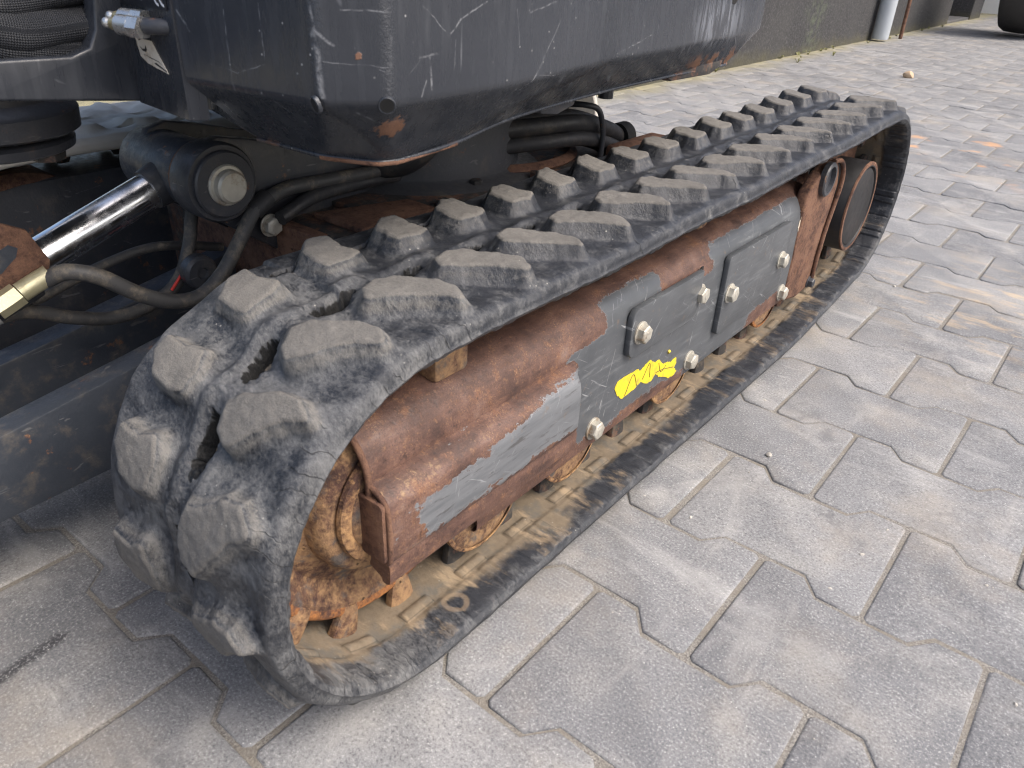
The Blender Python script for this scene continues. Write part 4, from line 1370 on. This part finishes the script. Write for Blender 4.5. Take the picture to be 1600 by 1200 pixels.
# ---- idler at the front ------------------------------------------------
IC = (0, -10, 158)
idl = lathe('idler', [(-162, 30), (-160, 100), (-158, 110), (-150, 113), (-114, 113), (-108, 112), (-105.5, 109), (-106, 101), (-112, 95), (-117, 84), (-118, 72), (-117, 40)], 72, M_TAN, EXC, 0, IC)
lathe('rim', [(-113.5, 108), (-113.5, 113.6), (-107.5, 113.4), (-105.2, 111.2), (-104.6, 108.5), (-105.6, 104.5), (-107, 103.5)], 72, M_ORANGE, idl, 0, IC, cap=False)
lathe('hub', [(-119, 92), (-115, 80), (-108, 69), (-99, 67), (-95, 64), (-92.6, 60), (-92, 40)], 56, M_TAN, idl, 0, IC)
lathe('bearing_ring', [(-94, 49), (-93, 53.5), (-90, 55), (-86.5, 54), (-84.6, 50.5), (-84.6, 46), (-88, 44)], 56, M_RING, idl, 0, IC, cap=False)
lathe('bearing_cap', [(-92, 45), (-87, 44.5), (-85.5, 42), (-85.5, 5)], 40, M_TAN, idl, 0, IC)

# ---- travel motor and sprocket ----------------------------------------
MC = (0, 974, 166)
mot = lathe('travel_motor', [(-150, 50), (-148, 71), (-69, 71), (-66.5, 70), (-65.5, 67.5), (-65.5, 64), (-69.5, 62.5), (-69.6, 60)], 56, M_GLOSS, EXC, 0, MC)
lathe('rust_rim', [(-69, 69.5), (-68, 71.4), (-65.6, 71.0), (-64.9, 69.6), (-64.9, 67.2), (-66, 64.2)], 56, M_BROWN, mot, 0, MC, cap=False)
lathe('cover_disc', [(-70, 60), (-67.4, 60.4), (-66.6, 59), (-66.4, 30), (-66.4, 3)], 48, M_GLOSS, mot, 0, MC)
spk = []
for i in range(88):
    a = 2 * math.pi * i / 88
    r = 112 + 8 * math.copysign(min(1, abs(math.sin(11 * a)) * 1.8), math.sin(11 * a))
    spk.append((972 + r * math.cos(a), 178 + r * math.sin(a)))
plate('sprocket', spk, 0, -142, -116, M_BROWN, mot, 2)
tube('motor_hose', [(-150, 900, 250), (-128, 880, 252), (-112, 850, 244), (-100, 824, 240)], 9, M_HOSEB, mot)

# ---- far track frame (its inner side is what shows) --------------------
ff = plate('far_track_frame', [(-110, 60), (-128, 120), (-118, 205), (-80, 252), (0, 262), (930, 262), (960, 230), (960, 100), (930, 60)], 0, -800, -682, M_DARK, EXC, 5)
ff['label'] = 'dark inner side of the far track frame'
lathe('idler', [(-800, 40), (-800, 110), (-690, 110), (-684, 100), (-684, 50)], 56, M_BROWN, ff, 0, (0, -10, 163))

# ---- chassis, deck and swing post --------------------------------------
ch = plate('chassis', [(-640, 120), (-640, 262), (-240, 262), (-222, 240), (-222, 120)], 1, 132, 690, M_DECK, EXC, 5)
plate('deck_plate', [(-560, 190), (-300, 190), (-262, 260), (-262, 620), (-320, 660), (-560, 660)], 2, 262.5, 268, M_DECK, ch, 1.5)
for y0, y1 in ((176, 300), (520, 660)):
    plate('cross_leg', [(-250, 150), (-250, 256), (-205, 232), (-150, 212), (-150, 130)], 1, y0, y1, M_DECK, ch, 4)
post = lathe('swing_post', [(263, 152), (268, 152), (270, 147), (272.5, 129), (276, 125), (380, 125)], 72, M_POST, ch, 2, (-452, 376, 0))
lathe('post_weld', [(267, 123), (268.5, 131), (272, 134), (276, 131), (279, 124)], 72, M_BROWN, ch, 2, (-440, 475, 0), cap=False)
for i in range(4):
    V1, F1 = lathe_vf([(0, 8), (7, 8), (8, 6.5)], 6, 2, (-300 - 25 * (i % 2), 262 + 80 * i, 268))
    mesh('bolt', V1, F1, M_DECK, ch, 30)
box('deck_rust_lug', (-286, 545, 262), (-232, 660, 292), M_BROWN, ch, 8, 2)
plate('gusset', [(130, 120), (130, 225), (176, 225), (205, 120)], 0, -300, -292, M_DECK, ch, 1)
plate('gusset', [(128, 120), (128, 235), (150, 235), (170, 120)], 0, -352, -344, M_BROWN, ch, 1)
plate('front_wall', [(-560, 80), (-560, 262), (-330, 262), (-330, 80)], 1, 118, 133, M_BROWN, ch, 2)
plate('grime_pad', [(-372, 150), (-300, 150), (-262, 200), (-280, 250), (-340, 250)], 2, 262.8, 270.5, M_BROWN, ch, 3)

# blade bracket: two cheeks holding the cylinder pin
CK = [(36, 302), (40, 330), (52, 346), (70, 351), (100, 345), (150, 332), (330, 318), (330, 262), (190, 262), (150, 222), (120, 232), (86, 256), (48, 284)]
ck = plate('cylinder_bracket', CK, 0, -408, -394, M_DARK, EXC, 2)
plate('rear_cheek', CK, 0, -494, -482, M_DARK, ck, 2)
lathe('pin_boss', [(-12, 36), (12, 36), (15, 34), (15.4, 28)], 40, M_DARK, ck, 0, (-398, 62, 313))
lathe('pin_collar', [(-2, 30), (4, 30), (5.4, 28.4), (5.6, 20)], 40, M_DARK, ck, 0, (-383, 62, 313))
lathe('pin_head', [(0, 18.6), (3, 18.6), (4.5, 17.5), (5, 15), (5.6, 15), (11, 14.6), (13, 12.6), (13.3, 6)], 40, M_ZINC, ck, 0, (-379, 62, 313))
lathe('rust_washer', [(0, 33), (3.5, 34), (4, 30)], 40, M_BROWN, ck, 0, (-417, 62, 313))

# dozer blade cylinder
cyl = lathe('blade_cylinder', [(0, 24), (4, 27), (100, 27), (104, 24)], 40, M_DARK, EXC, 0, (-480, -190, 236))
bpy.data.objects.remove(cyl)
ROD_A = np.array([-450, 62, 313.0]); ROD_B = np.array([-445, -104, 257.0])
dv = (ROD_B - ROD_A) / np.linalg.norm(ROD_B - ROD_A)
cyl = tube('blade_cylinder', [ROD_B + dv * -6, ROD_B + dv * 60, ROD_B + dv * 300], 27, M_DARK, EXC, 28, 20)
tube('rod', [ROD_A + dv * 26, ROD_A + dv * 90, ROD_B + dv * 20], 16.2, M_CHROME, cyl, 40, 8)
tube('rod_neck', [ROD_A + dv * 18, ROD_A + dv * 30, ROD_A + dv * 40], lambda t: 21 - 2.5 * t, M_DARK, cyl, 28, 3)
lathe('rod_eye', [(-104, 24), (-102, 29), (-98, 31.5), (-12, 31.5), (-8, 29.5), (-7, 26)], 44, M_ARM, cyl, 0, (-410, 62, 313))
# rusted guard plate over the gland
GP = [(-130, 309), (-112, 309), (-96, 300), (-85, 272), (-88, 262), (-130, 247), (-240, 208), (-250, 270)]
gp = plate('cylinder_guard', GP, 0, -420, -413, M_BROWN, cyl, 1.5)
MK = [(-136, 282), (-122, 288), (-112, 292), (-106, 288), (-109, 281), (-116, 276), (-122, 271), (-134, 270), (-128, 276), (-120, 281), (-127, 281)]
plate('paint_patch', MK, 0, -413.2, -412.6, M_ARM, gp, 0)

# hydraulic hoses
h1 = tube('hydraulic_hose', [(-402, -96, 261), (-390, -84, 268), (-380, -64, 261), (-375, -38, 239), (-373, -12, 224), (-373, 15, 220), (-375, 41, 233), (-377, 65, 258), (-380, 84, 279), (-382, 100, 288), (-384, 130, 295), (-383, 180, 294), (-381, 250, 293), (-380, 300, 302)], 6.9, M_HOSE, EXC)
tube('crimp_collar', [(-402, -92, 265), (-404, -104, 260), (-405, -116, 255)], 8.2, M_CRIMP, h1, 20, 4)
lathe_pts = [(-405, -117, 255), (-405.5, -126, 251), (-406, -136, 247)]
tube('crimp_nut', lathe_pts, 9.6, M_CRIMP, h1, 6, 4, 0, 20)
tube('swivel', [(-406, -137, 243), (-407, -150, 238), (-407, -170, 230)], 9, M_STEEL, h1, 16, 4)
tube('hose_clip', [(-383, 88, 281), (-383, 98, 287), (-384, 107, 291)], 9.2, M_HOSEB, h1, 16, 4)
hexbolt((-386, 107, 263), 8.6, ck, 0.1)
h2 = tube('hydraulic_hose', [(-430, -150, 232), (-438, -105, 224), (-440, -73, 207), (-440, -36, 194), (-440, 3, 196), (-440, 32, 212), (-440, 50, 246), (-442, 58, 270), (-446, 76, 300)], 6.3, M_HOSE, EXC)
tube('red_mark', [(-434.2, 20, 206), (-434.0, 31, 217), (-432.8, 41, 229)], 1.5, M_RED, h2, 8, 3)
tube('hydraulic_hose', [(-470, -160, 200), (-470, -119, 210), (-470, -76, 221), (-470, -24, 234), (-470, 21, 239), (-470, 57, 233), (-470, 100, 220)], 4.6, M_HOSE, EXC)
tube('hydraulic_hose', [(-372, 110, 272), (-378, 150, 282), (-381, 200, 284), (-385, 300, 280)], 7, M_HOSEB, EXC)
tube('hydraulic_hose', [(-390, 250, 296), (-360, 268, 304), (-345, 290, 326), (-350, 320, 352)], 15, M_HOSEB, EXC)
for i, (dx, dz, r) in enumerate(((0, 0, 10.5), (-22, 4, 10), (5, -18, 9), (-17, -19, 10))):
    tube('hydraulic_hose', [(-345 + dx, 400, 318 + dz), (-315 + dx, 450, 322 + dz), (-300 + dx, 510, 320 + dz), (-298 + dx, 570, 304 + dz), (-300 + dx, 615, 284 + dz)], r, M_HOSEB, EXC)
tube('hose_hoop', [(-330, 500, 340), (-292, 505, 343), (-282, 520, 336), (-280, 530, 310), (-281, 532, 286), (-284, 534, 268)], 3.6, M_DARK, EXC, 8, 4)
lathe('hose_cap', [(0, 18), (20, 18), (24, 15)], 24, M_BLACK, EXC, 1, (-300, 598, 290))
lathe('pivot_pin', [(0, 17), (10, 17), (13, 14), (13.2, 6), (11, 5)], 28, M_DARK, EXC, 0, (-430, 46, 221))
lathe('front_stud', [(0, 9), (-9, 9), (-10, 7)], 6, M_DECK, ch, 1, (-455, 118, 262))

# dozer arms and blade
AR = [(-420, 128), (-420, 30), (-330, 62), (-190, 82), (60, 92), (120, 110), (120, 210), (60, 196), (-54, 176), (-170, 158)]
plate('blade_arm', AR, 0, -400, -372, M_ARM, EXC, 2.2)
plate('blade_arm', AR, 0, -508, -480, M_ARM, EXC, 2.2)
BL = [(-432, 40), (-420, 30), (-428, 120), (-424, 200), (-404, 268), (-414, 272), (-438, 204), (-444, 120)]
plate('dozer_blade', [(y, z) for y, z in BL], 0, -838, -42, M_ARM, EXC, 2)

# ---- upper body ---------------------------------------------------------
crease = [(-232, -41), (-180, -33.5), (-131, -27.2), (-123, -26), (-119.5, -24), (-116, -20.5), (-99.5, -1), (-96.8, 3), (-95.3, 8), (-95.4, 15), (-96, 118), (-106, 190), (-122, 278), (-131, 412), (-145, 512), (-156, 600), (-162, 660), (-170, 697),
          (-205, 735), (-320, 770), (-440, 778)]
lip = [(-222, -1), (-190, 3), (-172, 5), (-165, 6.5), (-160.5, 8), (-156.5, 10), (-131, 23), (-127.5, 28), (-125, 34), (-124.5, 42), (-128, 96), (-147, 182), (-160, 320), (-163, 416), (-165, 512), (-166, 575), (-168, 606), (-182, 632),
       (-225, 668), (-340, 700), (-440, 708)]
assert len(lip) == len(crease)


def mirror(P):
    return P + [(-880 - x, y) for x, y in P[-2::-1]]


NB = len(crease)
rings = []
CRE, LIP = mirror([(-316, 24)] + crease), mirror([(-318, 24)] + lip)


def lerp_ring(t, z, push=0.0):
    R = []
    for a, b in zip(LIP, CRE):
        R.append((a[0] + (b[0] - a[0]) * t, a[1] + (b[1] - a[1]) * t, z))
    return R


inn = [(a[0] + (-440 - a[0]) * 0.05, a[1] + (360 - a[1]) * 0.05, 392) for a in LIP]
zl = lambda a: 391 + 5 * max(0.0, min(1.0, (a[1] - 60) / 350.0)) - 3.0 * math.exp(-((a[0] + 135) / 70.0) ** 2) * math.exp(-((a[1] - 30) / 80.0) ** 2)
rings.append(inn)
rings.append([(a[0], a[1], zl(a)) for a in LIP])
rings.append([(a[0] + (b[0] - a[0]) * 0.05, a[1] + (b[1] - a[1]) * 0.05, zl(a) + 1.5) for a, b in zip(LIP, CRE)])
rings.append(lerp_ring(0.45, 408)); rings.append(lerp_ring(0.82, 422.5))
rings.append(lerp_ring(0.93, 426.8)); rings.append(lerp_ring(0.985, 429.8)); rings.append(lerp_ring(1.0, 433))
rings.append(lerp_ring(1.005, 445)); rings.append(lerp_ring(1.005, 480)); rings.append(lerp_ring(1.0, 620)); rings.append(lerp_ring(0.97, 640))
n = len(CRE)
V = [p for R_ in rings for p in R_]
F = []
for j in range(len(rings) - 1):
    for i in range(n):
        k = (i + 1) % n
        F.append((j * n + i, j * n + k, (j + 1) * n + k, (j + 1) * n + i))
F.append(tuple(range(n))[::-1]); F.append(tuple((len(rings) - 1) * n + i for i in range(n)))
body = mesh('upper_body', V, F, M_BODY, EXC, 30)
wmod = body.modifiers.new('even_normals', 'WEIGHTED_NORMAL')
wmod.weight = 90
wmod.keep_sharp = True
# rusted bottom edge of the skirt
pts = [(a[0] + 0.6, a[1] - 0.6, zl(a) - 0.5) for a in LIP[1:NB + 1]]
tube('skirt_edge', pts, 1.7, M_BODY, body, 8, 8)
tube('rusty_edge', [(p[0] + 0.7, p[1] - 0.6, p[2] - 0.9) for p in pts[3:11]], 1.6, M_BROWN, body, 8, 4)
# drain holes at the two front corners, shade inside put in as black discs
for (x, y, nx, ny) in ((-122.5, -26.2, -0.25, -0.97), (-96.6, 4.0, 0.75, -0.66)):
    q = Vector((nx, ny, -0.28)).normalized()
    for (nm, prof, mt) in (('hole_rim', [(-2, 5.2), (0.1, 5.2), (0.5, 4.8), (0.4, 4.2), (-2, 4.0)], M_BODY), ('drain_hole_shade_disc', [(-2, 4.3), (0.35, 4.2)], M_BLACK)):
        Vv, Ff = lathe_vf(prof, 24, 2)
        Rm_ = q.to_track_quat('Z', 'Y').to_matrix()
        Vv = [tuple(Rm_ @ Vector(v) + Vector((x, y, 429.5)) + q * 0.6) for v in Vv]
        mesh(nm, Vv, Ff, mt, body, 40)
lathe('side_hole_shade_disc', [(-3, 8.5), (0.4, 8.2)], 24, M_BLACK, body, 0, (-151.5, 568, 470))  # black disc painted in for the shade inside the hole
# lower lip plates under the tail and swing table
plate('tail_strip', [(455, 397), (470, 390), (560, 389), (586, 396), (590, 402), (455, 402)], 0, -176, -163, M_DECK, body, 1.5)
plate('skirt_stop', [(225, 398), (245, 384), (268, 381), (292, 386), (300, 398)], 0, -190, -164, M_DARK, body, 2)
lathe('turntable', [(368, 190), (372, 200), (386, 205), (392, 205)], 64, M_DARK, body, 2, (-440, 475, 0))
for i in range(10):
    a = 2 * math.pi * i / 10 + 0.2
    V1, F1 = lathe_vf([(0, 9), (10, 9), (14, 5)], 10, 2, (-440 + 175 * math.cos(a), 475 + 175 * math.sin(a), 354))
    mesh('bolt', V1, F1, M_DARK, body, 30)

# front panel beside the nose
pn = plate('front_panel', [(-322, -20), (-312, -34), (-236, -41), (-230, -30), (-300, 0)], 2, 404, 620, M_BODY, body, 1.5)
pd = (Vector((-236, -41, 0)) - Vector((-312, -34, 0))).normalized()
pnrm = Vector((pd.y, -pd.x, 0)).normalized()
PO = Vector((-312, -34, 0))


def on_panel(u, z, off):
    q = PO + pd * u + pnrm * off
    return (q.x, q.y, z)


def panel_plate(name, pts, mat, parent, off=0.2, th=0.5):
    V = [on_panel(u, z, off + th) for u, z in pts] + [on_panel(u, z, off) for u, z in pts]
    n = len(pts)
    F = [tuple(range(n)), tuple(range(n, 2 * n))[::-1]] + [(i, n + i, n + (i + 1) % n, (i + 1) % n) for i in range(n)]
    bm = bmesh.new()
    vs = [bm.verts.new(v) for v in V]
    for f in F: bm.faces.new([vs[i] for i in f])
    return bm_obj(name, bm, mat, parent, 30)


# data plate: only its lower edge with the foot of its print is in the picture
dpl = panel_plate('data_plate', [(-1, 467.5), (72, 468.5), (72, 520), (-1, 520)], M_PLATE, pn, 0.3, 0.7)


def arc_mark(u0, z0, r0, r1, a0, a1, bar=False):
    A = np.linspace(math.radians(a0), math.radians(a1), 15)
    P = [(u0 + r1 * math.cos(a), z0 + r1 * math.sin(a)) for a in A] + [(u0 + r0 * math.cos(a), z0 + r0 * math.sin(a)) for a in A[::-1]]
    o = panel_plate('ce_mark', P, M_PRINT, dpl, 1.1, 0.15)
    if bar:
        panel_plate('ce_mark', [(u0 - r1 + 0.5, z0 - 0.55), (u0 - 0.5, z0 - 0.55), (u0 - 0.5, z0 + 0.75), (u0 - r1 + 0.5, z0 + 0.75)], M_PRINT, dpl, 1.1, 0.15)
    return o


arc_mark(63.0, 477.2, 5.4, 6.9, 95, 265)
arc_mark(70.6, 477.2, 5.4, 6.9, 95, 265, True)
for (u, w) in ((2.0, 3.2), (6.4, 3.0), (10.4, 3.0), (14.4, 2.6), (24, 2.4), (27.2, 2.4), (30.4, 2.4), (33.6, 2.4), (36.8, 2.0)):
    hh = 3.6
    z0 = 472.6 - u * 0.01
    # foot and uprights of characters
    panel_plate('print_character', [(u, z0), (u + w, z0), (u + w, z0 + 0.7), (u + 0.7, z0 + 0.7), (u + 0.7, z0 + hh), (u, z0 + hh)], M_PRINT, dpl, 1.1, 0.15)
# torn cream label
lab = panel_plate('torn_label', [(15, 448.5), (20, 449.5), (19, 446.5), (26, 448.5), (40, 448.5), (58, 430.6), (49, 431.6), (41, 432.2), (28, 433.8), (19, 437), (17, 442)], M_LABEL, pn, 0.25, 0.35)
panel_plate('label_print', [(39, 434.8), (56.5, 431.5), (56, 432.2), (42, 435.6)], M_INK, lab, 0.7, 0.1)
panel_plate('label_print', [(24, 439.2), (35, 437.5), (46, 436.6), (51, 435.0), (46, 437.0), (35, 438.0)], M_INK, lab, 0.7, 0.1)
panel_plate('label_print', [(20, 443.5), (24, 441.0), (29, 440.6), (31, 442.5), (30, 445), (28, 442.4), (24, 442.2)], M_INK, lab, 0.7, 0.1)


# twin grease fittings, pointing out towards the nose
def fitting(base, d):
    d = np.array(d, float); d /= np.linalg.norm(d)
    b = np.array(base, float)
    g = tube('grease_fitting', [b, b + d * 4, b + d * 9], 6.9, M_STEEL, pn, 6, 3, 0, 20)
    tube('body', [b + d * 9, b + d * 14, b + d * 20], 6.2, M_STEEL, g, 20, 3)
    tube('brass_neck', [b + d * 20, b + d * 23, b + d * 27], lambda t: 4.8 - 1.2 * t, M_BRASS, g, 16, 2)
    tube('nipple', [b + d * 27, b + d * 29, b + d * 30.5, b + d * 33.5, b + d * 34.8], lambda t: 2.0 + 1.4 * math.sin(math.pi * min(1, max(0, t * 1.3 - 0.25))), M_STEEL, g, 14, 0.8)


fitting((-258, -49, 458), (-0.93, -0.22, 0.02))
fitting((-268, -41, 460.5), (-0.93, -0.22, 0.02))
tube('grease_pipe', [(-246, -36, 459), (-252, -43, 459), (-259, -47, 459)], 5.0, M_DARK, pn, 14, 3)

# ---- nose (boom swing bracket) ------------------------------------------
NP_ = [(-340, 428), (-130, 416), (-30, 405), (-16, 403.5), (-28, 425), (-33, 445), (-34, 620), (-48, 620), (-52, 470), (-55, 453), (-61, 442), (-74, 437.5), (-130, 438.5), (-340, 446)]
nose = plate('boom_nose', NP_, 0, -326, -310, M_BODY, EXC, 2, 3)
plate('far_cheek', NP_, 0, -570, -554, M_BODY, nose, 2, 2)
plate('nose_back', [(-552, 428), (-328, 428), (-328, 600), (-552, 600)], 1, -6, 8, M_DARK, nose, 1.5)
lathe('swing_boss', [(372, 60), (374, 63), (388, 64), (391, 62), (396, 50), (410, 48), (416, 48)], 56, M_DARK, nose, 2, (-440, -92, 0))
lathe('boss_washer', [(358, 52), (360, 56), (366, 57), (368, 54)], 48, M_DARK, nose, 2, (-440, -92, 0))
lathe('boss_bolt', [(351, 12), (358, 13)], 6, M_DECK, nose, 2, (-412, -66, 0))
sleeves = [
    ([(-345, -330, 472), (-338, -220, 470), (-334, -140, 476), (-333, -100, 470), (-336, -60, 474), (-345, -20, 482)], 11.5),
    ([(-338, -330, 458), (-334, -200, 460), (-330, -120, 455), (-330, -90, 451), (-332, -60, 453), (-340, -20, 456)], 12.5),
    ([(-340, -330, 448), (-336, -210, 446), (-333, -130, 449), (-331, -100, 444), (-333, -66, 440), (-342, -20, 443)], 11.5),
    ([(-365, -330, 462), (-360, -200, 470), (-356, -110, 462), (-360, -50, 464), (-370, -20, 462)], 13.0),
    ([(-362, -330, 440), (-358, -180, 446), (-356, -100, 440), (-362, -20, 444)], 12.0),
]
for P, r in sleeves:
    o = tube('sleeved_hose', P, r, M_SLEEVE, nose, 24, 3.0, 0.07, 70)

# ------------------------------------------------------------------ loose bits on the yard
def rock(name, c, r, mat, seed, sq=(1, 1, .7)):
    bm = bmesh.new()
    bmesh.ops.create_icosphere(bm, subdivisions=2, radius=1)
    rr = random.Random(seed)
    ax = [Vector((rr.uniform(-1, 1), rr.uniform(-1, 1), rr.uniform(-1, 1))).normalized() for _ in range(7)]
    for v in bm.verts:
        d = v.co.normalized()
        k = min([1.0] + [0.72 / max(0.05, d.dot(a)) for a in ax])
        v.co = Vector((d.x * sq[0], d.y * sq[1], d.z * sq[2])) * (r * k)
        v.co += Vector(c)
    return bm_obj(name, bm, mat, None, 30)


o = rock('stone', (-742, 3985, 13), 25, M_STONE, 3, (1.2, .8, .8))
tag(o, 'lone tan stone lying on the paving in front of the drainpipe', 'stone')
o = rock('pebble', (36, 462, 2.2), 4.2, M_CHIP, 20)
tag(o, 'small pale pebble in a paving joint just right of the track', 'pebble')
# grit scattered in the joints
Vb, Fb = [], []
ico = bmesh.new(); bmesh.ops.create_icosphere(ico, subdivisions=1, radius=1)
iv = [v.co.copy() for v in ico.verts]; ico.verts.index_update(); ifc = [[v.index for v in f.verts] for f in ico.faces]; ico.free()
for i in range(420):
    r = random.randrange(-6, 30); k = random.uniform(-900, 1400)
    y = random.triangular(-700, 3800, 200)
    x = random.uniform(-900, 1500)
    if random.random() < 0.72:
        r = round(y / PV); ph = (x / 100.0) % 2
        odd = (math.floor(x / 100.0 + 0.5) + r) % 2
        y = r * PV + (PA if odd == 0 else -PA) + random.uniform(-3, 3)
    sz = random.choice((0.8, 0.9, 1.1, 1.3, 1.6, 2.2)) * random.uniform(.7, 1.2) * (1 + max(0, y) / 2600)
    if -215 < x < -40 and y > -170: continue
    b = len(Vb)
    R_ = Matrix.Rotation(random.uniform(0, 6), 3, 'Z') @ Matrix.Rotation(random.uniform(0, 6), 3, 'X')
    for v in iv:
        w = R_ @ Vector((v.x * 1.3, v.y * .9, v.z * .7)) * sz * random.uniform(.8, 1.1)
        Vb.append((w.x + x, w.y + y, w.z - 0.5))
    Fb += [tuple(q + b for q in f) for f in ifc]
g = mesh('grit', Vb, Fb, M_CHIP, None, 20)
tag(g, kind='stuff')
# weeds along the wall foot
Vb, Fb = [], []
for i in range(16):
    x = WX + abs(random.gauss(0, 60)) + 8; y = random.uniform(3300, 7600)
    if 5640 < y < 5840: continue
    for j in range(random.randrange(3, 8)):
        a = random.uniform(0, 6.28); L_ = random.uniform(12, 38); w = random.uniform(3, 6)
        b = len(Vb)
        d = Vector((math.cos(a), math.sin(a), 0)); p = Vector((-d.y, d.x, 0))
        for t, hh, ww in ((0, 0, 0.5), (0.5, 0.6, 1.0), (1.0, 0.45, 0.1)):
            c = Vector((x, y, -3)) + d * L_ * t + Vector((0, 0, L_ * hh))
            Vb += [tuple(c + p * w * ww), tuple(c - p * w * ww)]
        Fb += [(b, b + 1, b + 3, b + 2), (b + 2, b + 3, b + 5, b + 4)]
tag(mesh('weeds', Vb, Fb, M_GREEN, None, 60), kind='stuff')
